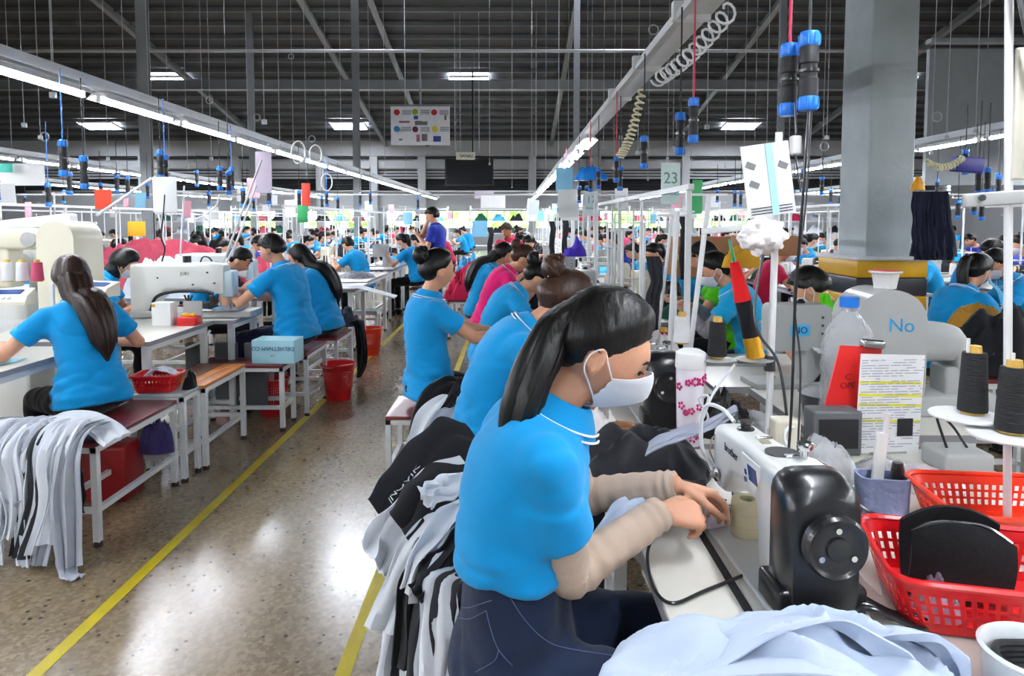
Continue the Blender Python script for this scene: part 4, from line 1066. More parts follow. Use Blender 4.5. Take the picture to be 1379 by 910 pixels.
# flowered tumbler
t = empty('tumbler', (.575, 2.20, TZ), 'tall white tumbler printed with pink flowers beside the second machine', 'tumbler')
MB().lathe([(.036, 0), (.04, .006), (.046, .24), (.046, .25)], n=32).build('body', mat('tumbler_white', '#efeaf2', .25, coat=.4), t)
MB().lathe([(.047, .25), (.049, .254), (.047, .30), (.03, .31)], n=28).build('lid', mat('lid_white', '#f2f2f2', .4), t)
fl = mat('magenta_print', '#c92a72', .4)
rn = random.Random(2)
for k in range(15):
    a = R(-150 + (k % 5) * 30 + rn.uniform(-8, 8)); z = .035 + .085 * (k // 5) + rn.uniform(-.015, .015); rad = .0385 + z * .034; mb = MB(); n_ = 5 if k % 3 else 7
    sz = rn.uniform(.006, .012)
    for q in range(n_): 
        b = 2 * PI * q / n_; da = sz * math.cos(b) / rad; mb.ball(((rad + .001) * math.cos(a + da), (rad + .001) * math.sin(a + da), z + sz * math.sin(b)), (.0045, .0045, .0055), 6, 4)
    mb.build('flower', fl, t)
t = empty('bobbin_box', (.795, 1.98, TZ), 'cream plastic block with a white tube behind the nearest machine', 'box')
MB().box((0, 0, .075), (.075, .06, .15), bev=.01).build('body', MC, t); MB().tube(bez([(.02, -.02, .13), (-.02, -.06, .13), (-.03, -.09, .10), (.02, -.13, .04), (.06, -.16, .02)], 16), .005, 6).build('tube', LEGM, t)
film = mat('clear_bag', '#d6dade', .1, alpha=.5, bump=2, bscale=30, coat=.4)
crumple('plastic_bag', 'clear plastic bag beside the cream block', (.90, 1.93, TZ), (.17, .17), .14, film, 21, 26, fold=.45)
crumple('plastic_bag', 'clear plastic bag lying in front of the printed sheet', (1.07, 1.93, TZ), (.2, .2), .05, film, 22, 22, fold=.5)
crumple('plastic_bag', 'clear plastic bag between tumbler and grey machine', (.82, 2.35, TZ), (.28, .2), .09, film, 23, 22, fold=.45)
t = empty('control_box', (1.0, 2.12, TZ), 'dark grey control box standing behind the nearest machine', 'box'); MB().box((0, 0, .07), (.15, .08, .14), bev=.008).build('case', mat('box_grey', '#5d6063', .5), t); MB().box((0, -.042, .07), (.12, .004, .09)).build('front_plate', BLKM, t)
crumple('black_pouch', 'small black pouch beside the bobbin winder of the nearest machine', (.80, 1.70, TZ), (.13, .11), .075, BLACKC, 31, 18, cat='pouch')
cable('black lead looping over the small black pouch', [(.72, 1.6, TZ + .01), (.74, 1.68, TZ + .11), (.80, 1.72, TZ + .10), (.86, 1.66, TZ + .02), (.92, 1.6, TZ + .01)], .0035, BLK)
t = empty('charger_box', (1.30, 1.98, TZ), 'pale grey adapter box with black wires right of the printed sheet', 'box'); MB().box((0, 0, .03), (.14, .13, .06), bev=.012).build('case', MG, t)
MB().tube(bez([(-.03, 0, .06), (-.05, .02, .15), (0, .03, .12), (.03, 0, .06)], 16), .004, 6).build('wire', BLK, t)
# table cloth goods: black jacket and grey panel
crumple('black_garment', 'black jacket pieces heaped on the table beyond the seamstress\'s hands', (.385, 1.97, TZ + .001), (.36, .42), .15, cloth('black_jacket', '#191a20', .8, .4, 10), 41, 40, peaks=6, fold=.5)
strip('grey_cloth', 'grey cloth panel lying over the black jacket pieces', [atz(872, 606, .92), atz(905, 590, .95), atz(950, 575, .96), atz(990, 552, .93)], .055, cloth('grey_panel', '#8e93a2'), (.3, .8, .3), wave=.006, seed=2)
strip('grey_cloth', 'pale blue-grey cloth held between the seamstress\'s wrists and the table', [(.18, 1.42, .80), (.26, 1.5, .86), (.36, 1.6, .845), (.45, 1.66, .80)], .085, cloth('blue_grey_panel', '#a9b4c6'), (-.5, .8, 0), wave=.012, seed=5)
strip('black_garment', 'black garment edge running under the seamstress\'s hands to the needle', [(.24, 1.62, .80), (.34, 1.68, .835), (.44, 1.70, .82), (.52, 1.74, .80)], .10, cloth('black_jacket', '#191a20'), (-.3, .9, .2), wave=.012, seed=7)
crumple('black_bag', 'glossy black bag between tumbler and thread stand', (.72, 2.30, TZ), (.2, .14), .2, mat('black_gloss', '#141519', .3, bump=.5, bscale=18), 44, 22, cat='bag')
crumple('white_bag', 'white bag behind the mask of the nearest seamstress', (.30, 2.28, TZ), (.13, .16), .12, mat('white_bag', '#ece8e6', .5, bump=1, bscale=18), 45, 20, cat='bag')
t = empty('brown_mug', (.345, 2.25 - .13, TZ + .001), 'brown cardboard roll on a yellow cloth by the black-ended machine', 'roll'); MB().lathe([(.045, .0), (.045, .085), (.03, .085), (.03, .002)], n=24).build('roll', mat('brown_card', '#9c6b45', .7), t)
crumple('yellow_cloth', 'yellow cloth under the brown cardboard roll', (.335, 2.32, TZ + .001), (.1, .2), .05, cloth('ochre_cloth', '#c99a2c'), 46, 16)
# pale garment in the very front
PALE = cloth('pale_blue_cloth', '#b9c6da', .7, .25, 10)
crumple('white_garment', 'pale blue-white garment crumpled on the table in the very front', (.42, 1.0, TZ + .004), (.56, .34), .135, PALE, 57, 80, rz=R(-8), peaks=6, fold=.72)
strip('white_garment', 'pale garment sleeve hanging off the front table edge', [(.38, 1.0, .86), (.28, .99, .85), (.20, .97, .80), (.15, .95, .68), (.13, .95, .5)], .14, PALE, (.1, 1, 0), wave=.016, seed=3)
for k_, (pp, wd_) in enumerate(((((.26, .98, .83), (.36, 1.02, .868), (.46, 1.04, .878), (.54, 1.0, .85), (.60, .96, .82)), .13), (((.50, 1.06, .82), (.56, 1.04, .86), (.62, 1.0, .868), (.66, .96, .81)), .11), (((.22, .95, .84), (.34, .96, .862), (.46, .95, .86), (.54, .93, .83)), .10))):
    strip('white_garment', ('raised ridge', 'right hand flap', 'front fold')[k_] + ' of pale cloth lying on the crumpled garment in front', pp, wd_, PALE, (-.4, 1, -.5), wave=.012, seed=k_ * 2 + 1, taper=[.5, 1, 1.2, 1, .3])
strip('black_lining', 'black lining edge under the pale garment in front', [(.45, 1.16, .80), (.55, 1.15, .815), (.63, 1.11, .80), (.68, 1.03, .79)], .05, BLACKC, (-.3, .8, 0), wave=.004, seed=4)
t = empty('round_tub', (.80, 1.01, TZ), 'white round tub with black cord inside at the lower right corner', 'tub')
MB().lathe([(.07, 0), (.074, .062), (.08, .068), (.074, .072), (.068, .062), (.064, .006)], n=36).build('tub', mat('translucent_white', '#e3e8ea', .35, coat=.3), t)
for k in range(5): MB().tube([(.055 * math.cos(a), .055 * math.sin(a), .015 + k * .009 + .004 * math.sin(3 * a)) for a in [2 * PI * q / 20 for q in range(20)]], .006, 6, closed=True).build('cord_loop', BLKM, t)
# ---- thread stand at the right edge of the picture
t = empty('thread_stand', (1.12, 1.52, TZ), 'tall white thread stand with round spool plates at the right edge', 'thread stand')
L_ = lambda p: V(p) - V((1.12, 1.52, TZ))
MB().cyl((0, 0, 0), L_((1.045, 1.5, 2.25)), .0085, n=14).build('pole', LEGM, t)
MB().box(L_((1.10, 1.49, 1.553)), (.26, .014, .03), Matrix.Rotation(R(-4), 3, 'Y'), bev=.004).build('crossbar', MG, t)
for x in (1.0, 1.13): MB().cyl(L_((x, 1.478, 1.55 + (1.1 - x) * -.0)), L_((x, 1.472, 1.55)), .007, n=12).build('bolt', DST, t)
for c, r in (((1.067, 1.60, 1.037), .075), ((1.10, 1.50, 1.022), .082)):
    MB().lathe([(.006, 0), (r, .004), (r + .002, .008), (r, .011), (.006, .012)], L_(c), 40).build('spool_plate', LEGM, t)
    MB().cyl(L_(c), L_(c) + V((0, 0, .19)), .004, n=8).build('spool_pin', LEGM, t)
MB().box(L_((1.10, 1.55, 1.02)), (.14, .03, .012), R(40)).build('plate_arm', LEGM, t)
cone_spool((1.083, 1.60, 1.05), 'black thread cone on the left round plate at the right edge', 'black thread cones on the round plates', BLKT, .031, .148)
cone_spool((1.104, 1.50, 1.035), 'black thread cone cut by the right edge of the picture', 'black thread cones on the round plates', BLKT, .033, .15)
MB().box((1.137, 1.50, 1.73), (.12, .012, .28), bev=.004).build('beige_board', mat('beige_board', '#d8d3c4', .6), label='beige board fixed to the thread stand at the right edge', cat='board')
cable('black cable swinging down beside the tall white thread stand', [(1.03, 1.48, 2.2), (1.05, 1.47, 2.0), (1.08, 1.46, 1.85), (1.12, 1.46, 1.72), (1.17, 1.47, 1.6)], .006, BLK)
# ---- middle thread stand with papers
t = empty('thread_stand', (.83, 2.2, TZ), 'white pole thread stand carrying tilted papers in the middle of the tables', 'thread stand')
MB().cyl((0, 0, 0), (.012, 0, 1.0), .011, n=14).build('pole', LEGM, t)
MB().cyl((0, 0, .24), (0, 0, .29), .018, n=14).build('clamp', DST, t)
MB().box((-.13, 0, .262), (.27, .02, .012), bev=.003).build('arm', MG, t)
for x in (-.17, -.05): MB().lathe([(.006, 0), (.058, .003), (.06, .006), (.006, .008)], (x, 0, .272), 30).build('spool_plate', MG, t)
MB().box((-.1, -.01, .70), (.26, .016, .02), Matrix.Rotation(R(-5), 3, 'Y'), bev=.004).build('upper_arm', LEGM, t)
cone_spool((.66, 2.2, TZ + .283), 'black thread cone on the middle thread stand', None, BLKT, .030, .12)
cone_spool((.60, 2.42, TZ + .29), 'white thread cone beside the black one by the middle stand', None, WHT, .03, .10)
t = empty('rolled_cloth', (.785, 2.2, TZ + .283), 'rolled red and black cloth with a gold foot leaning on the thread stand', 'rolled cloth')
ax = V((-.075, .02, .33))
MB().cyl((0, 0, 0), ax * .2, .029, .027, 18).build('gold_foot', mat('gold_foil', '#c9961e', .35, metal=.5), t)
MB().cyl(ax * .2, ax * .55, .027, .026, 18).build('black_roll', BLACKC, t); MB().cyl(ax * .55, ax * .93, .028, .016, 18).build('red_roll', cloth('red_cloth', '#d0171c'), t)
MB().cyl(ax * .93, ax * 1.15, .006, .004, 8).build('green_tip', mat('green_tip', '#2fa06a', .5), t)
t = placard((.80, 2.17, 1.63), .15, .225, 'tilted white instruction papers with a pale blue tape on the middle stand', tilt=R(-8), name='paper_sheets', cat='papers')
MB().box((.012, -.004, 0), (.022, .003, .222)).build('blue_tape', mat('pale_blue_tape', '#a8dbe8', .5), t)
for x, z in ((-.05, .05), (-.045, -.01), (.05, .04)): MB().box((x, -.004, z), (.03, .002, .018), Matrix.Rotation(.5, 3, 'Y')).build('picture', mat('print_dark', '#77787a', .6), t)
mb = MB()
for k in range(3): mb.box((0, -.004, -.085 - k * .009), (.13, .001, .003))
mb.build('print_lines', INK, t)
mb = MB()
bag_c = V((.78, 2.16, 1.455))
rs_ = [[bag_c + V((.068 * math.cos(a) * math.cos(q), .05 * math.cos(a) * math.sin(q), .052 * math.sin(a))) * (.95 + .5 * abs(noise.noise(V((2.4 * math.cos(q) * math.cos(a) + 7, 2.4 * math.sin(q) * math.cos(a), 2.4 * math.sin(a)))))) for q in [2 * PI * j / 30 for j in range(30)]] for a in [-PI / 2 + PI * (i + .02) / 22.04 for i in range(23)]]
mb.rings(rs_); mb.build('hanging_bag', mat('white_bag', '#ece8e6', .5, bump=1, bscale=18), label='white plastic bag tied to the middle thread stand under the papers', cat='bag')
crumple('hanging_cloth', 'yellow cloth tucked under the white plastic bag on the stand', (.775, 2.32, 1.345), (.13, .05), .1, cloth('ochre_cloth', '#c99a2c'), 62, 16)
cable('dark grey cord hanging down beside the middle thread stand', [(.80, 2.17, 1.45), (.76, 2.15, 1.25), (.77, 2.13, 1.15), (.83, 2.12, 1.05), (.86, 2.1, .82)], .0045, DST)
cable('long black cord dropping straight from the hanging plugs to the table', [(.765, 1.8, 1.80), (.757, 1.8, 1.6), (.755, 1.83, 1.3), (.76, 1.85, 1.0), (.76, 1.87, .79)], .004, BLK)
cable('thin grey cord hanging beside the long black cord', [(.78, 1.82, 1.80), (.78, 1.84, 1.55), (.76, 1.85, 1.3), (.79, 1.87, 1.1), (.80, 1.9, .79)], .003, DST)
cable('white cord tied in a loop above the black jacket', [(.70, 2.15, 1.05), (.62, 2.1, .97), (.585, 2.08, .90), (.60, 2.08, .965), (.57, 2.08, .96), (.60, 2.08, .90), (.56, 2.05, .86)], .004, LEGM)
# nearest hanging plugs
cr_ = mat('crimson_cord', '#c81f45', .5)
connector((.762, 1.80, 1.885), 'big blue and black hanging plug on a grey cord, front one of the nearest pair', 'nearest hanging plugs', .2, .0235, .75, DST)
connector((.735, 1.86, 1.875), 'big blue and black hanging plug on a crimson cord, rear one of the nearest pair', 'nearest hanging plugs', .19, .022, .75, cr_)
cable('black wire coil curling from the roof rails beside the nearest plugs', [(.55, 2.0, 2.45), (.6, 1.9, 2.25), (.72, 1.95, 2.15), (.9, 2.0, 2.16), (1.05, 1.98, 2.25)], .008, BLKM)
t = empty('hanging_socket', (.745, 1.83, 1.70), 'small white socket hanging below the nearest plugs', 'socket'); MB().box((0, 0, 0), (.028, .02, .05), bev=.006).build('case', LEGM, t); MB().cyl((0, 0, .024), (-.004, 0, .11), .003, n=6).cyl((0, 0, -.024), (.02, .01, -.12), .0025, n=6).build('wire', DST, t)
# grey machine of the opposite side, seen from its back
def box_machine(loc, label, m, txt=None, rz=0, group=None, cat='sewing machine', col=None):
    t = empty('sewing_machine', loc, label, cat, group, rz)
    MB().rings([[(q[0], y, q[2]) for q in rr(.13, .16, .36, 0, .03, 5)] for y in (-.06, .06)]).build('arm_housing', m, t, sharp=40)
    MB().box((.075, 0, .09), (.11, .12, .18), bev=.012).build('column', m, t)
    MB().box((-.105, 0, .22), (.06, .11, .14), bev=.01).build('head', m, t)
    MB().box((0, 0, .012), (.42, .18, .024), bev=.005).build('bed', m, t)
    MB().cyl((-.105, 0, .02), (-.105, 0, .17), .006, n=10).box((-.105, 0, .035), (.03, .02, .008)).build('needle_bar', CHR, t)
    MB().lathe([(.045, 0), (.05, .004), (.05, .02), (.04, .026)], (.13, 0, .27), 28, Matrix.Rotation(R(90), 3, 'Y')).build('hand_wheel', BLK, t)
    for k in range(4): MB().cyl((.09, -.061, .2 + k * .035), (.09, -.064, .2 + k * .035), .006, n=10).build('screw', DST, t)
    MB().lathe([(.004, 0), (.02, .003), (.02, .008), (.008, .02)], (.02, 0, .36), 16).build('oil_cap', BLK, t)
    if txt:
        l = MB().box((-.01, -.062, .25), (.085, .003, .05)).build('label_plate', mat('label_blue', '#3fb4e8', .5), t)
        text_mesh('lettering', txt, .04, Matrix.Translation((-.01, -.065, .25)) @ Matrix.Rotation(PI / 2, 4, 'X'), INK, t)
    return t
table((1.22, 3.35, 0), (.68, .75, TZ), 'table under the grey machine with the blue label')
box_machine((1.25, 3.02, TZ), 'grey sewing machine with a blue label seen from its back', MG, 'NO', R(4))
t = empty('round_tub', (1.14, 2.75 - .3, TZ), 'dark round bowl wrapped in clear film below the grey machine', 'tub'); MB().lathe([(.08, 0), (.1, .1), (.105, .105), (.095, .105), (.075, .01)], n=30).build('tub', mat('box_grey', '#5d6063', .5), t)
MB().lathe([(.106, .105), (.07, .13), (.01, .135)], n=30).build('film', film, t)
crumple('black_garment', 'black and white garment heaped beside the grey machine', (1.42, 3.05, TZ), (.3, .3), .14, cloth('black_jacket', '#191a20'), 71, 24)
strip('white_cloth', 'white cloth panel lying over the black heap by the grey machine', [(1.3, 2.95, .95), (1.42, 2.93, .93), (1.52, 2.9, .86), (1.56, 2.88, .80)], .09, WHITEC, (0, 1, .2), wave=.01)
# ------------------------------------------------------------ garments hanging beside the right row of stools
DK = cloth('black_jacket', '#191a20'); WH = cloth('white_panel_cloth', '#dfe4ec', .8, .2, 12); GY = cloth('soft_grey_cloth', '#a8adb8'); DKG = cloth('charcoal_cloth', '#2e3036')
# a low rack between seamstress and aisle that carries the cut pieces
bench((-.24, 1.98, 0), (.16, .5, .50), 'low rack under the hanging jacket pieces at the aisle edge', name='rack')
bench((-.36, 3.1, 0), (.16, .5, .55), 'second low rack of jacket pieces further along the aisle edge', name='rack')
def px(*pts): return [at(a, b, y) for a, b, y in pts]
G1 = 'cut jacket pieces hanging beside the aisle'
spec = [
 # (points px,py,Y), width, mat, wdir, label
 ([(650, 600, 2.15), (612, 592, 2.15), (578, 622, 2.10), (542, 670, 2.0), (520, 708, 1.95)], 0.186, DK, (.55, -.4, -.55), 'black jacket front lettered in white, hanging toward the aisle'),
 ([(640, 640, 1.95), (600, 650, 1.95), (555, 690, 1.9), (520, 730, 1.85), (505, 760, 1.8)], 0.130, WH, (.55, -.4, -.55), 'white edge panel showing under the lettered black jacket front'),
 ([(650, 690, 1.75), (600, 700, 1.75), (565, 740, 1.72), (535, 800, 1.7), (515, 850, 1.68)], 0.120, WH, (1, -.35, 0), 'white sleeve panel hanging lowest to the left under the stool'),
 ([(655, 650, 1.8), (610, 655, 1.82), (575, 675, 1.8), (545, 720, 1.76)], 0.150, DK, (.55, -.4, -.55), 'black yoke piece folded over the rack beside the seamstress'),
 ([(650, 640, 1.7), (610, 655, 1.7), (585, 665, 1.68), (570, 672, 1.66)], 0.066, WH, (.55, -.4, -.55), 'short white collar piece lying across the black yoke'),
 ([(650, 715, 1.62), (600, 725, 1.62), (570, 770, 1.6), (555, 830, 1.58), (548, 900, 1.56)], 0.084, DK, (1, -.35, 0), 'narrow black strip hanging between two white sleeve panels'),
 ([(655, 725, 1.6), (612, 740, 1.6), (590, 790, 1.57), (575, 850, 1.55), (570, 930, 1.53)], 0.080, WH, (1, -.35, 0), 'white sleeve panel hanging down next to the seamstress\'s stool'),
 ([(655, 745, 1.52), (618, 760, 1.52), (604, 810, 1.5), (597, 870, 1.48), (594, 940, 1.47)], 0.070, GY, (1, -.35, 0), 'grey panel hanging nearest to the seamstress\'s stool'),
 ([(655, 660, 1.55), (620, 690, 1.55), (590, 720, 1.53), (560, 760, 1.5), (552, 800, 1.5)], 0.050, WH, (.55, -.4, -.55), 'slim white piping piece over the grey panels'),
 ([(655, 700, 1.50), (615, 735, 1.5), (580, 775, 1.48), (558, 800, 1.46)], 0.055, DK, (.55, -.4, -.55), 'black curved hem piece lying over the hanging panels'),
 ([(640, 770, 1.45), (605, 790, 1.45), (600, 850, 1.44), (600, 930, 1.43)], 0.100, DKG, (1, -.35, 0), 'charcoal cloth hanging beside the seamstress\'s hip'),
 # farther pile by the woman leaning out
 ([(630, 530, 3.3), (612, 515, 3.3), (588, 530, 3.2), (568, 562, 3.1), (560, 595, 3.05)], 0.11, DK, (.55, -.4, -.55), 'black jacket piece hanging beside the woman leaning out'),
 ([(630, 540, 3.0), (605, 535, 3.0), (580, 560, 2.95), (562, 600, 2.9), (556, 630, 2.86)], 0.110, WH, (1, -.35, 0), 'white panel hanging beside the woman leaning out'),
 ([(632, 560, 2.85), (610, 552, 2.85), (590, 580, 2.8), (575, 620, 2.76), (566, 640, 2.7)], 0.099, GY, (1, -.35, 0), 'light grey panel next to the white one beyond the lettered jacket'),
 ([(630, 590, 2.7), (612, 585, 2.7), (595, 600, 2.65), (588, 640, 2.6)], 0.088, WH, (.55, -.4, -.55), 'white folded piece on top of the second rack'),
 ([(620, 520, 2.9), (596, 560, 2.88), (570, 600, 2.82), (548, 640, 2.75)], 0.052, DK, (.55, -.4, -.55), 'thin black strip between the white and grey panels'),
]
for k, (pts, wd, m, wdr, lb) in enumerate(spec): strip('jacket_piece', lb, px(*pts), wd, m, wdr, wave=.014, seed=k * 1.7, group=G1, th=.004)
for k in range(7):
    strip('jacket_piece', 'plain pale panel in the stack hanging low beside the stool', px((650, 740 + 4 * k, 1.78 - .05 * k), (590 + 2 * k, 745 + 5 * k, 1.76 - .05 * k), (548 + 8 * k, 800 + 4 * k, 1.74 - .05 * k), (530 + 10 * k, 900, 1.72 - .05 * k), (528 + 10 * k, 960, 1.71 - .05 * k)), .085, (WH, GY, DK, WH, DKG, GY, WH)[k], (1, -.35, 0), wave=.01, seed=k, group='panels stacked low beside the stool')
crumple('plastic_bag', 'dark clear plastic wrap among the hanging jacket pieces', at(590, 738, 1.56) + V((0, 0, 0)), (.12, .12), .05, mat('grey_film', '#8d9096', .1, alpha=.55, bump=2, bscale=40, coat=.5), 81, 18)
for o_ in list(COL.objects):
    if o_.get('label', '').startswith('black jacket front lettered'):
        for fl_, of_ in ((False, .007), (True, .003)): pass
        text_on(FN[o_['label']], 'INOVIK', .04, .84, .56, .46, .30, WH, o_, .0062)
MB().box((-.2, 1.62, .3), (.02, .02, .5), bev=.002).build('stool_post', mat('red_paint', '#c9392c', .5), label='red painted stool post between the hanging panels', cat='post')
# ------------------------------------------------------------ left side, benches and goods
bench((-2.03, 3.475, 0), (.26, .76, .49), 'maroon topped bench in front of the long haired seamstress')
strip('cloth_stack', 'stack of white cut cloth lying over the maroon bench end', [at(30, 590, 3.1), at(70, 566, 3.2), at(110, 566, 3.2), at(140, 580, 3.15), at(158, 594, 3.1)], .18, WH, (.1, 1, 0), th=.018, wave=.006, seed=2)
G2 = 'grey and white strips hanging off the left bench'
rn = random.Random(11)
for k in range(16):
    x0 = -2.42 + .033 * k + rn.uniform(-.01, .01); y0 = 2.98 - .012 * (k % 4); zt = .545 + .01 * (k % 3); zb = rn.uniform(.05, .3) if k % 3 else .03
    m = (WH, GY, WH, DKG, WH, GY, WH)[k % 7]
    lb = ('white', 'grey', 'white', 'charcoal', 'white', 'grey', 'white')[k % 7]
    strip('cloth_strip', '%s cloth strip in the bunch hanging off the near end of the left bench' % lb, [(x0 - .02, y0 + .28, zt - .0), (x0, y0 + .1, zt + .02), (x0 + .01, y0 - .02, zt - .06), (x0 + .02 + rn.uniform(-.03, .03), y0 - .05, .32), (x0 + rn.uniform(-.03, .05), y0 - .06 - rn.uniform(0, .05), zb)], .078 + rn.uniform(-.015, .05), m, (1, rn.uniform(-.6, .6), 0), wave=.02, seed=k * 2.1, group='%s strips hanging off the left bench' % lb, th=.004)
crumple('cloth_strip', 'tangle of grey and white cloth on the near end of the left bench', (-2.16, 3.12, .52), (.38, .3), .09, cloth('greyish_white_cloth', '#bfc5d0', .8, .4, 12), 90, 26, group=None)
strip('cloth_strip', 'grey cloth end trailing on the floor beside the bench leg', [(-1.93, 2.98, .40), (-1.92, 2.93, .2), (-1.93, 2.9, .06), (-1.88, 2.84, .012), (-1.82, 2.8, .01)], .07, GY, (.5, .6, 0), wave=.008)
strip('cloth_strip', 'black band trailing down in front of the bench leg', [(-2.0, 3.02, .5), (-1.93, 2.98, .42), (-1.90, 2.96, .30), (-1.90, 2.95, .22)], .05, DK, (.6, .6, 0), wave=.008)
MB().box((-2.2, 3.7, .15), (.28, .2, .3), bev=.02).build('crate', mat('dark_red_plastic', '#8f1216', .4), label='dark red crate under the maroon bench', cat='crate')
crumple('purple_bag', 'purple-blue cloth bag hanging under the maroon bench', (-1.98, 3.78, .22), (.2, .12), .24, cloth('purple_cloth', '#3b3466'), 91, 18, cat='bag')
bench((-2.03, 3.98, 0), (.32, .2, .52), 'small white stool carrying the red basket beside the orange bench', top=mat('glass_grey', '#b9c6c6', .15, coat=.4), name='stool')
basket((-2.06, 3.97, .52), (.24, .18, .10), 'red basket on the small stool behind the long haired seamstress', RED, holes=(9, 3), rz=R(4))
crumple('black_bag', 'black cloth bag beside the red basket on the stool', (-1.90, 4.02, .522), (.07, .12), .12, BLACKC, 92, 16, cat='bag')
strip('paper_slip', 'white and black folded cloth poking out of the red basket', [(-2.15, 3.98, .58), (-2.08, 3.98, .64), (-2.0, 3.98, .63), (-1.95, 3.97, .61)], .08, WH, (0, 1, 0))
OR = mat('orange_plank', '#c8792c', .4, var=.25, scale=4, stretch=(6, .6, 1), coat=.3)
bench((-2.0, 4.40, 0), (.32, .62, .52), 'bench with four orange planks between the stool and the maroon bench', top=OR, planks=4)
bench((-1.95, 5.0, 0), (.64, .28, .48), 'maroon bench carrying the pale blue carton')
t = empty('carton', (-1.71, 5.0, .48), 'pale blue carton with upside-down blue lettering on the maroon bench', 'carton', rz=R(-2))
MB().box((0, 0, .085), (.31, .2, .17), bev=.004).build('box', mat('pale_blue_card', '#a9dbe8', .6), t)
text_mesh('lettering', 'DELVIETNAM CO', .04, Matrix.Translation((0, -.1015, .11)) @ Matrix.Rotation(PI / 2, 4, 'X') @ Matrix.Rotation(PI, 4, 'Z'), mat('navy_ink', '#27457f', .6), t, .0008)
text_mesh('red_mark', '->', .04, Matrix.Translation((0, -.1015, .06)) @ Matrix.Rotation(PI / 2, 4, 'X') @ Matrix.Rotation(PI, 4, 'Z'), mat('red_ink', '#cc3a44', .6), t)
bench((-1.72, 5.52, 0), (.3, .55, .49), 'bench under the young man at the pattern machine')
bench((-1.70, 6.35, 0), (.3, .55, .465), 'bench under the ponytailed seamstress behind the young man')
bucket((-1.47, 5.78, 0), .135, .30, 'tall round red basket standing on the floor at the aisle edge', RED)
bucket((-1.60, 7.72, 0), .135, .30, 'second round red basket further down the aisle beside the table leg', ORNG)
bucket((-1.86, 5.3, 0), .12, .28, 'round red basket under the maroon bench with the carton', RED)
for k in range(4): strip('black_garment', 'black garment hanging off the bench behind the young man', [(-1.62 + .03 * k, 6.55, .5), (-1.52 + .03 * k, 6.5, .56), (-1.46 + .02 * k, 6.45, .48), (-1.44 + .02 * k, 6.42, .2), (-1.44, 6.42, .04)], .07, DK, (.3, 1, 0), seed=k, group='black garments hanging off the bench')
crumple('black_garment', 'black and grey clothes heaped at the bench end behind the young man', (-1.6, 6.58, .51), (.3, .3), .2, mat('mixed_dark_cloth', '#3a3b42', .8, var=.8, scale=14), 95, 24)
# ---- worktops on the left
table((-3.0, 3.35, 0), (1.1, 1.2, TZ), 'white worktop the long haired seamstress works at')
strip('fabric_sheet', 'pale turquoise cloth spread on the worktop before the long haired seamstress', [(-3.5, 3.3, TZ + .004), (-3.1, 3.3, TZ + .012), (-2.75, 3.35, TZ + .008), (-2.55, 3.4, TZ + .004)], .34, cloth('pale_turquoise', '#8fd3e2'), (.1, 1, 0), wave=.003)
def panel_box(loc, label, rz=0, group=None):
    t = empty('control_unit', loc, label, 'control panel', group, rz)
    MB().prism([(-.12, -.06, 0), (-.12, .06, 0), (-.12, .06, .09), (-.12, -.03, .055), (-.12, -.06, .02)], (.24, 0, 0)).build('case', MC, t)
    Mx = Matrix.Rotation(math.atan2(.035, .09), 3, 'X')
    MB().box((0, .008, .072), (.15, .05, .006), Mx).build('screen', BLUESC, t)
    for k in range(3): MB().box((-.03 + .03 * k, -.045, .042), (.016, .012, .006), Matrix.Rotation(.85, 3, 'X')).build('button', MG, t)
    return t
panel_box((-2.92, 3.98, 1.02), 'cream control panel with blue display left of the long haired seamstress', R(8))
panel_box((-2.62, 4.35, 1.03), 'cream control panel with blue display right of the long haired seamstress', R(-20))
def wire_rack(loc, size, label):
    t = empty('wire_rack', loc, label, 'rack'); x, y, h = size
    for sx in (-1, 1):
        for sy in (-1, 1): MB().box((sx * x / 2, sy * y / 2, h / 2), (.02, .02, h)).build('post', LEGM, t)
    for z in (.28, .62, .98):
        if z < h:
            mb = MB()
            for k in range(6): mb.box((0, -y / 2 + y * k / 5, z * h), (x, .006, .006))
            mb.box((-x / 2, 0, z * h), (.012, y, .012)).box((x / 2, 0, z * h), (.012, y, .012)); mb.build('shelf', LEGM, t)
    return t
wire_rack((-3.05, 4.15, TZ), (.75, .3, .36), 'white wire rack of thread behind the worktop at the left')
for k, (x, m, c) in enumerate(((-3.02, WHT, 'white'), (-2.93, WHT, 'white'), (-3.14, OLV, 'olive'), (-2.84, mat('pink_thread', '#c34a6a', .8), 'pink'), (-3.3, BLKT, 'black'))):
    cone_spool((x, 4.12, 1.14), c + ' thread cone on the white wire rack at the left', c + ' cones on the left rack', m, .034, .12)
table((-2.75, 4.55, 0), (1.15, .9, TZ), 'white worktop with the paper box and the little red box')
t = empty('pattern_machine', (-3.02, 4.72, TZ), 'tall cream rounded machine housing behind the long haired seamstress', 'sewing machine')
MB().rings([[(q[0] * k, y, q[2]) for q in rr(.135, .0, .72, 0, .12, 7)] for y, k in ((-.16, .92), (-.13, 1), (.14, 1), (.17, .92))]).build('housing', MC, t, sharp=50)
MB().box((-.28, 0, .6), (.34, .2, .14), bev=.03).build('arm', MC, t); MB().box((-.42, 0, .42), (.1, .16, .3), bev=.02).build('head', MC, t)
MB().lathe([(.05, 0), (.055, .006), (.05, .02)], (-.2, -.11, .6), 24, Matrix.Rotation(R(90), 3, 'X')).build('dial', MG, t)
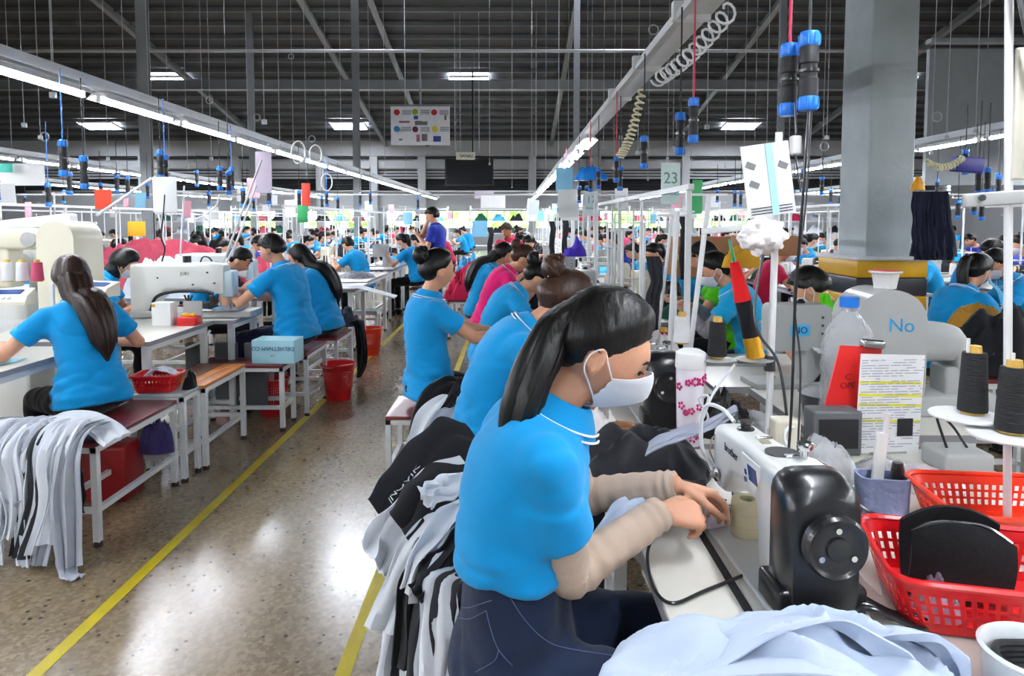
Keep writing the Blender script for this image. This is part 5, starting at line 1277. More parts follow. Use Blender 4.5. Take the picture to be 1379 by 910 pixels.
def pattern_machine(loc, label, rz=0, txt='JUKI', group=None):
    t = empty('pattern_machine', loc, label, 'sewing machine', group, rz)
    cx = lambda x, hy, z0, z1, r=.03: [(x, p[0], p[2]) for p in rr(hy, z0, z1, 0, r, 4)]
    MB().rings([cx(-.40, .10, .0, .40), cx(-.30, .10, .0, .41), cx(-.29, .10, .02, .41), cx(-.24, .095, .12, .41), cx(-.15, .09, .20, .41), cx(.12, .085, .21, .41), cx(.14, .085, .20, .41), cx(.26, .08, .17, .40), cx(.28, .07, .17, .39)]).build('arm', MW, t, sharp=50)
    MB().box((.30, 0, .25), (.09, .12, .2), bev=.015).build('head', mat('head_blue_grey', '#b8cbd6', .35), t)
    for k in range(2): MB().cyl((.285 + .03 * k, 0, .03), (.285 + .03 * k, 0, .16), .006, n=8).build('needle_bar', CHR, t)
    MB().box((.05, 0, .03), (.9, .26, .05), bev=.008).build('bed', MG, t)
    MB().box((.24, -.05, .065), (.34, .22, .012), bev=.003).build('clamp_plate', CHR, t)
    MB().tube(bez([(-.25, -.11, .05), (-.2, -.12, .16), (-.06, -.12, .2), (.15, -.12, .2), (.22, -.12, .18)], 24), .012, 8).build('cable_sleeve', BLKM, t)
    for k in range(3): MB().tube(bez([(.0 + .03 * k, -.1, .17), (.06, -.14, .1), (.14 + .02 * k, -.13, .06), (.25, -.1, .10 + .02 * k)], 14), .008, 6).build('cable', BLK, t)
    MB().box((.15, -.12, .1), (.09, .05, .05), bev=.01).box((.22, -.12, .14), (.04, .04, .07), bev=.008).build('feed_motor', BLK, t)
    text_mesh('lettering', txt, .035, Matrix.Translation((.0, -.0905, .33)) @ Matrix.Rotation(PI / 2, 4, 'X'), mat('print_dark', '#77787a', .6), t)
    for x, z in ((-.2, .3), (.06, .25), (.17, .34), (.22, .26)): MB().cyl((x, -.084, z), (x, -.096, z), .007, n=10).build('screw', DST, t)
    MB().cyl((-.02, 0, .41), (-.02, 0, .46), .03, n=14).build('cap', BLK, t)
    MB().tube(bez([(.08, 0, .41), (.1, 0, .45), (.14, 0, .45), (.17, 0, .42)], 10), .006, 6).build('hook', BLK, t)
    return t
table((-2.5, 5.28, 0), (.95, .55, TZ), 'table under the white pattern machine the young man works at')
pattern_machine((-2.44, 5.22, TZ), 'big white pattern sewing machine the young man works at')
MB().tube(bez([at(283, 445, 4.95), at(270, 460, 4.95), at(243, 470, 4.95), at(225, 463, 4.95)], 16), .01, 8).build('white_tube', LEGM, label='white tube sagging below the pattern machine table', cat='tube')
t = empty('paper_box', (-2.42, 4.78, TZ), 'open white paper box standing left of the little red box', 'box'); MB().box((0, 0, .08), (.13, .1, .16), bev=.002).build('panel', PAPER, t); MB().box((-.05, -.052, .14), (.025, .002, .02)).build('mark', mat('gold_mark', '#d09a3a', .5), t)
t = empty('red_box', (-2.25, 4.78, TZ), 'little red box with yellow things on it beside the paper box', 'box'); MB().box((0, 0, .03), (.13, .1, .06), bev=.004).build('box', RED, t); MB().ball((-.02, 0, .07), (.035, .02, .015)).ball((.03, .0, .07), (.02, .02, .014)).build('yellow_clip', mat('yellow_plastic', '#efb81c', .4), t); MB().box((0, .06, .08), (.13, .01, .16)).build('backing', MG, t)
for k in range(3):
    MB().box((-2.35 + .22 * k, 5.1, .35), (.16, .05, .5), bev=.01).build('motor_housing', mat('dark_machine_grey', '#54565a', .5), label='dark motor housing under the pattern machine table', cat='motor', group='motor housings under the pattern machine')
# behind: second pattern machine and the red pile
table((-3.3, 6.9, 0), (2.2, .9, TZ), 'table behind the pattern machine carrying the red fabric pile')
pattern_machine((-2.85, 6.75, TZ), 'second white pattern sewing machine beyond the young man\'s', txt='oo')
PNK = cloth('faded_red_fabric', '#b5465a', .85, .6, 8, .15)
crumple('fabric_pile', 'faded red fabric heaped on the table behind the white machines', (-3.65, 7.2, TZ), (2.0, .55), .56, PNK, 101, 56, round_=False, peaks=9, fold=.85)
crumple('white_cover', 'white cloth cover in front of the faded red pile', (-3.35, 6.6, TZ), (.8, .3), .44, WH, 102, 24, peaks=3)
t = placard(tuple(at(184, 308, 6.6)), .17, .14, 'orange-yellow sign plate above the faded red pile', m=mat('amber_card', '#f0a818', .5), name='hanging_card', cat='card')
# tables down the left of the aisle
table((-2.18, 7.45, 0), (1.1, .75, TZ + .02), 'white table with the long white cloth sliding off its corner')
strip('white_cloth', 'long white cloth panel sliding off the table corner into the aisle', [(-2.3, 7.2, .815), (-1.9, 7.15, .83), (-1.62, 7.12, .825), (-1.42, 7.1, .78), (-1.2, 7.08, .72)], .22, WH, (0, 1, 0), wave=.01)
strip('black_garment', 'dark garment lying flat on the table left of the white panel', [(-2.6, 7.2, .815), (-2.4, 7.2, .84), (-2.2, 7.2, .835), (-2.05, 7.2, .81)], .2, DK, (0, 1, 0), wave=.012)
table((-2.35, 8.75, 0), (1.3, 1.5, TZ + .02), 'long white table in front of the seated workers left of the aisle')
crumple('grey_garment', 'grey checked cloth heaped on the long white table', (-1.95, 8.6, TZ + .02), (.5, .4), .1, mat('check_grey', '#7c8088', .8, var=.9, scale=40), 105, 22)
bench((-1.72, 8.1, 0), (.3, .22, .46), 'low stool carrying a paper beside the second round basket', top=mat('glass_grey', '#b9c6c6'), name='stool')
# ------------------------------------------------------------ jeans seams of the front seamstress
from mathutils.bvhtree import BVHTree
bpy.context.view_layer.update()
def surf_tree(o):
    return BVHTree.FromPolygons([o.matrix_world @ v.co for v in o.data.vertices], [tuple(p.vertices) for p in o.data.polygons])
jeans = [c for c in p1.children if c.name.startswith('trousers')][0]
jt = surf_tree(jeans); Wi = jeans.matrix_world.inverted()
THR = mat('seam_thread', '#56628a', .7)
for k, path in enumerate([[(612, 815), (630, 818), (650, 812), (662, 808)], [(613, 830), (632, 833), (655, 822)], [(655, 822), (662, 850), (672, 875), (690, 896)], [(688, 806), (705, 832), (730, 858), (760, 872), (835, 884)], [(672, 875), (665, 890), (640, 905)]]):
    pts = []
    for q in bez([(x, y, 0) for x, y in path], 26):
        d = ray(q.x, q.y).normalized(); hit = jt.ray_cast(CAM, d)
        if hit[0]: pts.append(Wi @ (hit[0] + hit[1] * .0008))
    if len(pts) > 3: MB().tube(pts, .0009, 5).build('seam', THR, jeans)
# ------------------------------------------------------------ signs and fittings on the roof steel
b = at(566, 169, 19.9)
t = empty('hanging_board', tuple(b), 'white hanging board of coloured round pictograms below the roof', 'board')
MB().box((0, 0, 0), (1.68, .05, 1.1), bev=.01).build('board', mat('board_white', '#e9ebee', .5), t)
MB().box((0, .0, .56), (1.72, .06, .05)).build('frame_top', steel, t)
for i, (x, z, c) in enumerate(((-.66, .37, '#c8102e'), (-.14, .38, '#8bb021'), (.40, .37, '#cf2a35'), (-.67, -.1, '#2f8fd0'), (-.14, -.11, '#7a1f4b'), (.42, -.1, '#d8cf2a'))):
    MB().cyl((x, -.025, z), (x, -.032, z), .085, n=20).build('disc', mat('disc_%d' % i, c, .5), t)
    mb = MB()
    for k in range(4): mb.box((x + .28, -.027, z + .05 - k * .035), (.26, .004, .012))
    mb.build('text_lines', INK, t)
for i, (x, z, w_, h_) in enumerate(((-.05, .07, .2, .12), (.12, .06, .18, .1), (-.12, .22, .12, .1), (.72, .22, .06, .14), (-.06, -.36, .1, .2), (.12, -.34, .16, .2), (.48, -.38, .22, .16), (-.56, -.4, .1, .05), (-.45, .1, .3, .06))):
    MB().box((x, -.028, z), (w_, .005, h_), bev=.002).build('picture', mat(('print_dark', 'print_blue', 'print_rose')[(0, 0, 1, 0, 2, 0, 1, 0, 2)[i]], ('#33353c', '#4552a0', '#b06a86')[(0, 0, 1, 0, 2, 0, 1, 0, 2)[i]], .6), t)
MB().cyl((0, .05, .55), (0, .05, 2.07), .03, n=8).build('hanger', steel, t)
b = at(627, 210, 19.9)
t = empty('hanging_sign', tuple(b), 'small cream sign with black lettering hanging above the black screen', 'sign')
MB().box((0, 0, 0), (.54, .03, .21), bev=.004).build('board', mat('cream_card', '#dcdcc8', .6), t); text_mesh('lettering', 'SANKI', .135, Matrix.Translation((.02, -.018, 0)) @ Matrix.Rotation(PI / 2, 4, 'X'), INK, t)
for s in (-1, 1): MB().cyl((s * .25, 0, .1), (s * .25, 0, 3.0), .006, n=5).build('wire', steel, t)
b = at(632, 232, 20.1)
t = empty('hanging_screen', tuple(b), 'large black screen hanging over the far end of the aisle', 'screen')
MB().box((0, 0, 0), (1.4, .1, .78), bev=.012).build('case', BLKM, t); MB().box((0, -.051, .0), (1.32, .004, .7)).build('glass', mat('screen_glass', '#202126', .15, coat=.5), t)
MB().box((.1, .02, 1.6), (.04, .04, 2.6)).build('hanger', BLKM, t)
b = at(664, 271, 17.5); placard(tuple(b), .62, .34, 'blank bright white hanging sign over the aisle', name='hanging_sign')
b = at(652, 262, 18.2); placard(tuple(b), .5, .2, 'lilac hanging sign with small pictures behind the blank white one', m=mat('lilac_card', '#cdbfd2', .6), name='hanging_sign')
b = at(903, 247, 4.55)
t = placard(tuple(b), .137, .27, 'large pale number card reading 23 on the right line', '23', .105, mat('number_green', '#6f9a92', .6), R(14), sub='SEWING', m=mat('mint_card', '#dff0ee', .6), name='hanging_card', cat='number card')
b = at(796, 273, 7.0); placard(tuple(b), .14, .235, 'number card reading 17 further down the right line', '17', .10, mat('number_green', '#6f9a92'), R(8), m=mat('mint_card', '#dff0ee'), name='hanging_card', cat='number card', sub='SEWING')
b = at(768, 285, 8.0); placard(tuple(b), .2, .2, 'number card reading 16 with green figures', '16', .13, mat('number_leaf', '#3f9a66', .6), m=mat('card_white', '#f2f6f2', .6), name='hanging_card', cat='number card')
b = at(939, 265, 4.3); placard(tuple(b), .075, .21, 'green card hanging behind the number 23 card', m=mat('leaf_green', '#2fae62', .5), rz=R(20), name='hanging_card', cat='card')
t = placard(tuple(at(222, 262, 4.9)), .17, .25, 'overexposed white carton hanging below the left light duct', name='hanging_card', cat='card'); 
placard(tuple(at(139, 268, 7.0)), .17, .2, 'orange-red card hanging among the left machines', m=mat('red_card', '#f2452c', .5), name='hanging_card', cat='card')
placard(tuple(at(355, 232, 6.4)), .15, .38, 'tall lilac striped chart hanging under the left light duct', m=mat('lilac_card', '#cdbfd2'), name='hanging_card', cat='chart')
placard(tuple(at(30, 235, 9.5)), .62, .3, 'white poster with teal and pink patches at the far left', name='hanging_card', cat='poster')
placard(tuple(at(8, 226, 9.4)), .18, .12, 'teal patch card at the far left edge', m=mat('teal_card', '#18b9a6', .5), name='hanging_card', cat='card')
placard(tuple(at(412, 262, 8)), .1, .26, 'red strip card hanging among the left line', m=mat('red_card', '#f2452c'), name='hanging_card', cat='card')
placard(tuple(at(408, 288, 8)), .12, .2, 'green strip card hanging below the red one on the left line', m=mat('leaf_green', '#2fae62'), name='hanging_card', cat='card')
placard(tuple(at(646, 308, 12)), .26, .28, 'light blue poster standing at the end of the aisle', m=mat('sky_card', '#8fd0ee', .5), name='hanging_card', cat='poster')
for k, (x, y, Y, c) in enumerate(((1195, 95, 0, 0),)): pass
# hanging plugs along both light ducts
blue_g = 'plugs hanging along the right line'
for k, (x, y, Y) in enumerate([(934, 162, 3.1), (916, 180, 3.3), (867, 205, 4.2), (830, 228, 5.4), (835, 240, 5.6), (806, 240, 6.6), (795, 245, 7.0), (780, 262, 8.2), (790, 262, 8.0), (762, 268, 9.5), (758, 274, 10.5), (752, 280, 12)]):
    p = at(x, y, Y); connector(tuple(p), 'blue and black plug hanging over the right line, far from the pillar', blue_g, .2, .021, 2.5 - p.z, cr_ if k % 3 == 0 else BLKM)
for k, (x, y, Y) in enumerate([(85, 213, 4.6), (113, 232, 4.9), (216, 222, 5.6), (222, 228, 5.7), (296, 240, 7.0), (308, 246, 7.1), (312, 240, 7.3), (403, 268, 9.3), (415, 262, 9.6), (440, 268, 11), (455, 275, 12), (485, 268, 13), (65, 262, 7), (172, 250, 8.5), (265, 240, 10), (362, 262, 8.8)]):
    p = at(x, y, Y); connector(tuple(p), 'blue and black plug hanging over the lines left of the aisle', 'plugs hanging left of the aisle', .24, .026, 2.5 - p.z, BLUEP if k % 3 == 0 else BLKM)
for k, (x, y, Y) in enumerate([(1318, 245, 5.8), (1330, 243, 5.9), (1300, 218, 6.0), (1322, 282, 7), (1312, 275, 7.2), (1345, 250, 7.6), (1290, 282, 8.2)]):
    p = at(x, y, Y); connector(tuple(p), 'blue and black plug hanging beyond the concrete pillar', 'plugs hanging beyond the pillar', .22, .026, 2.5 - p.z)
def coil(label, p0, p1, r, wr, turns, m, sag=0, group=None, name='hanging_hose'):
    p0, p1 = V(p0), V(p1); ax = p1 - p0; M = frame_to(ax); n = turns * 10
    return MB().tube([p0 + ax * (i / n) + V((0, 0, -sag * math.sin(PI * i / n))) + M @ V((r * math.cos(i * .628), r * math.sin(i * .628), 0)) for i in range(n + 1)], wr, 5).build(name, m, label=label, cat='coiled hose', group=group)
coil('cream coiled hose hanging from the right duct', at(865, 122, 3.9), at(834, 212, 3.9), .022, .006, 16, mat('cream_hose', '#d9d2b0', .4), .06)
coil('white coiled hose looped under the near end of the right duct', at(985, 12, 2.9), at(885, 108, 3.6), .035, .006, 12, LEGM, .03)
coil('cream coiled hose hanging under the duct beyond the pillar', at(1248, 218, 5.6), at(1298, 212, 5.6), .025, .007, 12, mat('cream_hose', '#d9d2b0'), .06)
for k, (x, y, Y) in enumerate([(402, 205, 7), (425, 208, 8), (440, 245, 9)]):
    MB().tube([at(x, y, Y) + V((.07 * math.cos(a), 0, .11 * math.sin(a))) for a in [2 * PI * q / 18 for q in range(18)]], .009, 6, closed=True).build('cord_loop', LEGM, label='white cord loop hung on the left light duct', cat='cord', group='cord loops on the left duct')
t = empty('hanging_cover', tuple(at(796, 232, 6.9)), 'bright blue crumpled plastic hanging on the right line', 'plastic bag'); crum = crumple('bag', None, (0, 0, -.08), (.34, .2), .2, mat('bright_blue_film', '#1f8ff0', .25, bump=1, bscale=14, coat=.4), 7, 16, cat=None); crum.parent = t
p = at(1302, 222, 5.7); MB().box(tuple(p), (.22, .1, .12), Matrix.Rotation(R(5), 3, 'Y'), bev=.01, taper=1.1).build('hanging_tray', mat('indigo_plastic', '#28238c', .4), label='indigo tray hanging under the duct beyond the pillar', cat='tray')
t = crumple('dark_garment', 'dark navy clothes hanging right of the concrete pillar', tuple(at(1256, 345, 5.2)), (.34, .2), .42, cloth('dark_navy', '#1c2034'), 111, 20)
for k in range(4): strip('hanging_garment', 'dark navy garment hanging right of the concrete pillar', [at(1238 + 10 * k, 258, 5.2), at(1236 + 12 * k, 290, 5.15), at(1238 + 13 * k, 330, 5.1), at(1240 + 12 * k, 350, 5.1)], .09, cloth('dark_navy', '#1c2034'), (1, -.3, 0), seed=k, group='navy clothes right of the pillar')
p = at(1236, 247, 5.1); crumple('yellow_bag', 'orange-yellow bag hanging on the pillar edge', tuple(p - V((0, 0, .05))), (.1, .08), .12, mat('amber_card', '#f0a818'), 112, 12, cat='bag')
# ceiling rods
rn = random.Random(21)
RODM = mat('galvanised_rod', '#b9bcbf', .45, metal=.2)
for (px_, Y, z0) in [(22, 14, 2.6), (40, 8, 2.62), (61, 9, 2.6), (80, 6, 2.6), (82, 5.6, 2.6), (120, 15, 2.6), (150, 12, 2.6), (175, 20, 3), (207, 6.8, 2.6), (232, 16, 2.6), (256, 14, 2.6), (278, 11, 3.0), (288, 12, 2.6), (310, 20, 3), (338, 9, 2.6), (360, 7.6, 2.6), (380, 10, 2.6), (398, 18, 3), (415, 16, 2.6), (442, 18, 3), (462, 14, 2.6), (500, 20, 3), (520, 16, 2.6), (548, 22, 3), (614, 24, 4), (621, 24, 4), (646, 24, 4), (660, 18, 3), (690, 22, 2.6), (716, 20, 2.6), (722, 24, 3), (735, 16, 2.6), (752, 22, 3), (765, 14, 2.6), (790, 18, 2.6), (796, 12, 2.6), (812, 10, 2.6), (826, 14, 2.6), (835, 9, 2.6), (858, 11, 2.6), (872, 18, 2.6), (898, 12, 2.6), (905, 14, 3), (930, 16, 2.6), (950, 8, 2.6), (975, 14, 2.6), (1000, 12, 2.6), (1014, 18, 2.6), (1030, 10, 2.6), (1060, 16, 2.6), (1105, 12, 2.6), (1110, 9, 2.6), (1250, 11, 2.6), (1270, 9, 2.6), (1308, 8.4, 2.6), (1320, 14, 2.6)]:
    x = (px_ - 690) / 930 * Y
    t = empty('hanging_rod', (x, Y, z0), 'thin galvanised rod hanging from the dark roof', 'rod', 'rods hanging from the roof')
    MB().cyl((0, 0, 0), (0, 0, RZ(Y) - z0 - .1), .002 + .0003 * Y, n=5).build('rod', RODM, t)
    MB().box((0, 0, -.02), (.05, .03, .05)).build('clip', RODM, t)
for (a, b2, Y) in [(60, 184, 9), (282, 135, 11), (346, 158, 12), (392, 76, 14), (420, 187, 12), (1110, 197, 9), (1262, 157, 8), (925, 18, 6), (880, 40, 8)]:
    MB().tube([at(a, b2, Y) + V((.055 * math.cos(q), 0, .055 * math.sin(q))) for q in [2 * PI * k / 14 for k in range(14)]], .009, 5, closed=True).build('hanging_ring', RODM, label='small round cord ring hanging under the roof', cat='ring', group='rings hanging under the roof')
# ------------------------------------------------------------ the many stations down the hall
FB = [person((1.62, 8.3, 0), R(80), 'x', seat=.5, lean=(8, 34), neck=38, head=(28, 0, 0), hair='pony', q=2.6, mask=True, collar=False),
      person((1.62, 9.4, 0), R(80), 'x', seat=.5, lean=(10, 38), neck=42, head=(30, 10, 0), hair='short', q=2.6, collar=False),
      person((1.62, 10.5, 0), R(80), 'x', seat=.5, lean=(6, 28), neck=32, head=(24, -14, 0), hair='bun', q=2.6, mask=True, collar=False)]
FB = [f[0] for f in FB]
for f in FB: bpy.context.view_layer.update()
MP = [lockstitch((1.22, 8.3, TZ), 'x', detail=False), lockstitch((1.22, 9.4, TZ), 'x', white=MC, cover=MC, detail=False), box_machine((1.22, 10.5, TZ), 'x', MG)]
SP = stand((1.0, 8.6, TZ), 'x', h=.95)
CP = [cone_spool((1.0, 8.9, TZ), 'x', None, WHT, .035, .13), cone_spool((1.0, 9.9, TZ), 'x', None, BLKT, .035, .13), cone_spool((1.0, 10.9, TZ), 'x', None, mat('red_thread', '#c03048', .8), .035, .13)]
TB = table((1.3, 8.4, 0), (.6, 1.12, TZ), 'x'); BN = bench((1.72, 8.4, 0), (.28, .4, .455), 'x')
used = {}
def put(proto, loc, rz, label, group, scale=None):
    if proto.name not in used:
        used[proto.name] = 1; o = proto; o.location = loc; o.rotation_euler = (0, 0, rz); o['label'] = label; o['group'] = group; 
    else: o = copy_tree(proto, loc, rz, label, group)
    if scale: o.scale = (scale,) * 3
    return o
SHC = [POLO, POLOL, POLO, cloth('crimson_polo', '#c2204a'), cloth('rose_polo', '#d8527c'), ROYAL]
def recolor(o, m):
    for c in o.children:
        if c.name.startswith('polo_shirt'): c.material_slots[0].link = 'OBJECT'; c.material_slots[0].material = m
cnt = {'n': 0}
HEAPM = {'red': PNK, 'black': DK, 'white': WH, 'blue': cloth('sky_cloth', '#4aa9dd'), 'crimson': cloth('crimson_cloth', '#c01f4c'), 'grey': GY, 'green': cloth('bottle_green', '#1f5a48')}
def station(X, Y, side, where, wdesc, rng, worker=True, mach=True, full=True):
    """side +1: worker sits on the +x side and faces -x"""
    w = where
    put(TB, (X + side * .0, Y, 0), 0, 'white sewing table %s' % wdesc, 'tables ' + w)
    if mach:
        k = rng.choice((0, 0, 1, 2)); kn = ('white machine with black end', 'cream sewing machine', 'grey boxy sewing machine')[k]
        put(MP[k], (X + side * .02, Y + .1, TZ), 0 if k < 2 else rng.choice((0, PI / 2)), '%s %s' % (kn, wdesc), '%ss %s' % (kn, w))
    if worker:
        k = rng.randrange(3); c = rng.choice((0, 0, 1, 1, 2, 2, 3, 4, 5) if Y > 7 else (0, 1, 2)); cn = ('turquoise', 'light blue', 'turquoise', 'crimson', 'rose', 'royal blue')[c]; hn = ('ponytailed', 'short haired', 'bun-haired')[k]
        o = put(FB[k], (X + side * .62, Y + rng.uniform(-.1, .1), 0), (PI / 2 if side > 0 else -PI / 2) + rng.uniform(-.35, .35), '%s worker in %s polo %s' % (hn, cn, wdesc), '%s workers in %s %s' % (hn, cn, w), rng.uniform(.95, 1.05))
        recolor(o, SHC[c]); put(BN, (X + side * .64, Y, 0), 0, 'maroon bench %s' % wdesc, 'benches ' + w)
    if full:
        put(SP, (X - side * .22, Y + .3 + rng.uniform(-.1, .1), TZ), rng.uniform(-.4, .4), 'white thread stand %s' % wdesc, 'thread stands ' + w, rng.uniform(.8, 1.15))
        if rng.random() < .8:
            k = rng.randrange(3); put(CP[k], (X - side * .2, Y + .42 * rng.choice((-1, 1)), TZ), 0, '%s thread cone %s' % (('white', 'black', 'red')[k], wdesc), '%s cones %s' % (('white', 'black', 'red')[k], w), rng.uniform(1, 1.3))
        if rng.random() < .55:
            c = rng.choice(list(HEAPM)); kk = 'heap_' + c
            if kk not in used:
                used[kk] = crumple('fabric_pile', 'x', (0, 0, 0), (.42, .4), .2, HEAPM[c], rng.randrange(99), 14); h = used[kk]
            else: h = used[kk].copy(); COL.objects.link(h)
            h.location = (X + side * rng.uniform(.05, .15), Y - .3, TZ + .002); h['label'] = 'small heap of %s fabric on a table %s' % (c, wdesc); h['category'] = 'fabric pile'; h['group'] = '%s fabric heaps %s' % (c, w); h.scale = (1, 1, rng.uniform(.7, 1.5))
        if rng.random() < .45:
            z = rng.uniform(1.55, 2.0); kk = 'card'
            mm = rng.choice((PAPER, PAPER, PAPER, PAPER, PAPER, mat('pale_card', '#dbe7ee', .6), mat('sky_card', '#8fd0ee'), mat('pink_card', '#e7a3b3', .6)))
            if kk not in used: used[kk] = MB().box((0, 0, 0), (.18, .004, .25), bev=.0015).build('hanging_card', PAPER); h = used[kk]
            else: h = used[kk].copy(); COL.objects.link(h)
            h.material_slots[0].link = 'OBJECT'; h.material_slots[0].material = mm
            h.location = (X + rng.uniform(-.2, .2), Y, z); h.rotation_euler = (0, rng.uniform(-.1, .1), rng.uniform(-.5, .5)); h['label'] = 'paper card hanging above a table %s' % wdesc; h['category'] = 'card'; h['group'] = 'paper cards ' + w
CN = connector((1.0, 8.0, 1.95), 'x', None, .2, .022, .5)
def rail(X, y0, y1, label, z=1.68):
    t = empty('thread_rail', (X, 0, 0), label, 'rail', 'white rails above the lines')
    MB().box((0, (y0 + y1) / 2, z), (.03, y1 - y0, .03)).build('bar', LEGM, t)
    n = int((y1 - y0) / 2.3) + 1
    for k in range(n): MB().box((0, y0 + .05 + k * (y1 - y0 - .1) / max(1, n - 1), z / 2), (.028, .028, z)).build('post', LEGM, t)
LINES = [  # X, side, first Y, last Y, group, words, pitch, worker from
    (.57, -1, 3.9, 26, 'of the near right line', 'far down the right line by the aisle', 1.15, 10.3),
    (1.22, 1, 5.45, 26, 'across the right line', 'across the right line before the pillar', 1.15, 5.5),
    (3.28, -1, 7.4, 27, 'behind the pillar', 'directly behind the striped pillar', 1.5, 0), (3.9, 1, 7.4, 27, 'behind the pillar', 'directly behind the striped pillar', 1.5, 0),
    (5.4, -1, 6.0, 27, 'right of the pillar', 'in the hall right of the pillar', 1.4, 0), (6.1, 1, 6.0, 27, 'right of the pillar', 'in the hall right of the pillar', 1.4, 0),
    (8.3, 1, 9, 28, 'far right', 'at the far right of the hall', 2.0, 0), (10.4, -1, 10, 28, 'far right', 'at the far right of the hall', 2.0, 0), (13, 1, 14, 28, 'far right', 'at the far right of the hall', 2.6, 0),
    (-2.1, 1, 10.9, 26, 'left of the aisle', 'further along the aisle on its left', 1.3, 0), (-3.4, -1, 8.8, 27, 'left of the aisle', 'further along the aisle on its left', 1.3, 0),
    (-5.0, 1, 6.2, 27, 'second left line', 'in the second line left of the aisle', 1.35, 0), (-5.8, -1, 6.8, 27, 'second left line', 'in the second line left of the aisle', 1.35, 0),
    (-7.7, 1, 8, 28, 'third left line', 'in the third line left of the aisle', 1.6, 0), (-8.5, -1, 9, 28, 'third left line', 'in the third line left of the aisle', 2.0, 0),
    (-10.8, 1, 11, 28, 'far left', 'at the far left of the hall', 2.2, 0), (-13.5, 1, 14, 28, 'far left', 'at the far left of the hall', 2.6, 0)]
rng = random.Random(33)
for X, side, y0, y1, w, wd, pitch, wf in LINES:
    Y = y0; k = 0
    while Y < y1:
        station(X, Y, side, w, wd, rng, worker=(Y > wf and rng.random() < .85), full=(Y < 20 or rng.random() < .5))
        if Y < 16 and rng.random() < .6 and abs(X) > 1.5: put(CN, (X + rng.uniform(-.2, .2), Y + rng.uniform(-.3, .3), rng.uniform(1.8, 2.0)), 0, 'dark plug hanging %s' % wd, 'dark plugs ' + w, rng.uniform(1, 1.3))
        Y += pitch * (1 if Y < 14 else 1.35); k += 1
CN.location.z = 1.95
if 'hanging_plug' and CN['label'] == 'x': CN['label'] = 'dark plug hanging over the right line'; CN['group'] = 'dark plugs'
for X, a, b2, lb in ((.93, 3.6, 27, 'long white rail along the middle of the right line'), (3.6, 7.0, 27, 'long white rail behind the pillar'), (5.75, 5.2, 27, 'long white rail right of the pillar'), (-2.65, 8.0, 27, 'long white rail of the first left line'), (-5.4, 6, 27, 'long white rail of the second left line'), (-8.1, 7.6, 27, 'long white rail of the third left line')): rail(X, a, b2, lb)
# white leaning poles of the near right line
for k, (x0, y0, x1, y1, Y) in enumerate([(900, 500, 912, 285, 3.2), (925, 480, 955, 262, 3.1), (865, 470, 868, 300, 3.9), (838, 430, 838, 310, 4.4), (820, 420, 818, 300, 4.9), (803, 400, 800, 290, 5.4), (910, 470, 908, 290, 3.6), (884, 440, 905, 290, 3.8)]):
    a, b2 = at(x0, y0, Y), at(x1, y1, Y); a.z = TZ + .005
    t = empty('thread_pole', tuple(a), 'slim white thread pole standing on the right line behind the flowered tumbler', 'pole', 'slim white poles of the right line')
    MB().cyl((0, 0, 0), tuple(b2 - a), .012 if k < 2 else .009, n=10).build('pole', LEGM, t); MB().box(tuple(b2 - a), (.16, .012, .01)).build('bar', LEGM, t); MB().cyl((0, 0, 0), (0, 0, .02), .02, n=10).build('foot', DST, t)
crumple('white_bag', 'big white plastic bag heaped on the right line behind the tumbler', (.62, 3.35, TZ + .002), (.5, .5), .36, mat('white_bag', '#ece8e6'), 131, 26, cat='bag', peaks=3)
crumple('pink_cloth', 'pink and red cloth edge by the white plastic bag', (.40, 3.7, TZ + .002), (.2, .2), .3, cloth('pink_cloth', '#e2496a'), 132, 14)
crumple('yellow_cloth', 'yellow-green cloth on the right line behind the bag', (.36, 4.1, TZ + .002), (.14, .1), .28, cloth('lime_yellow_cloth', '#c8c832'), 133, 12)
for k, (x, y, Y) in enumerate([(878, 400, 3.7), (920, 330, 5.0), (760, 318, 9), (743, 320, 9.2), (660, 325, 10.5)]):
    p = at(x, y, Y); strip('hanging_garment', 'dark garment hanging over the right line', [p + V((0, 0, .22)), p + V((.02, 0, .1)), p + V((0, 0, -.05)), p + V((.01, 0, -.25))], .08, DKG, (1, .3, 0), seed=k, group='dark garments hanging over the right line')
# goods beside the far aisle
for k, (X, Y, c, lb) in enumerate([(-.62, 9.0, 'crimson', 'crimson fabric piled high beside the far aisle'), (-.72, 11.5, 'blue', 'sky blue fabric piled beside the far aisle'), (.0, 8.9, 'green', 'dark green clothes heaped under the right line'), (.3, 8.2, 'black', 'black clothes heaped under the far right line')]):
    bench((X, Y, 0), (.4, .5, .5), 'bench under the ' + lb.split(' beside')[0].split(' under')[0]); crumple('fabric_pile', lb, (X, Y, .5), (.5, .55), .55, HEAPM[c], 140 + k, 22, round_=False)
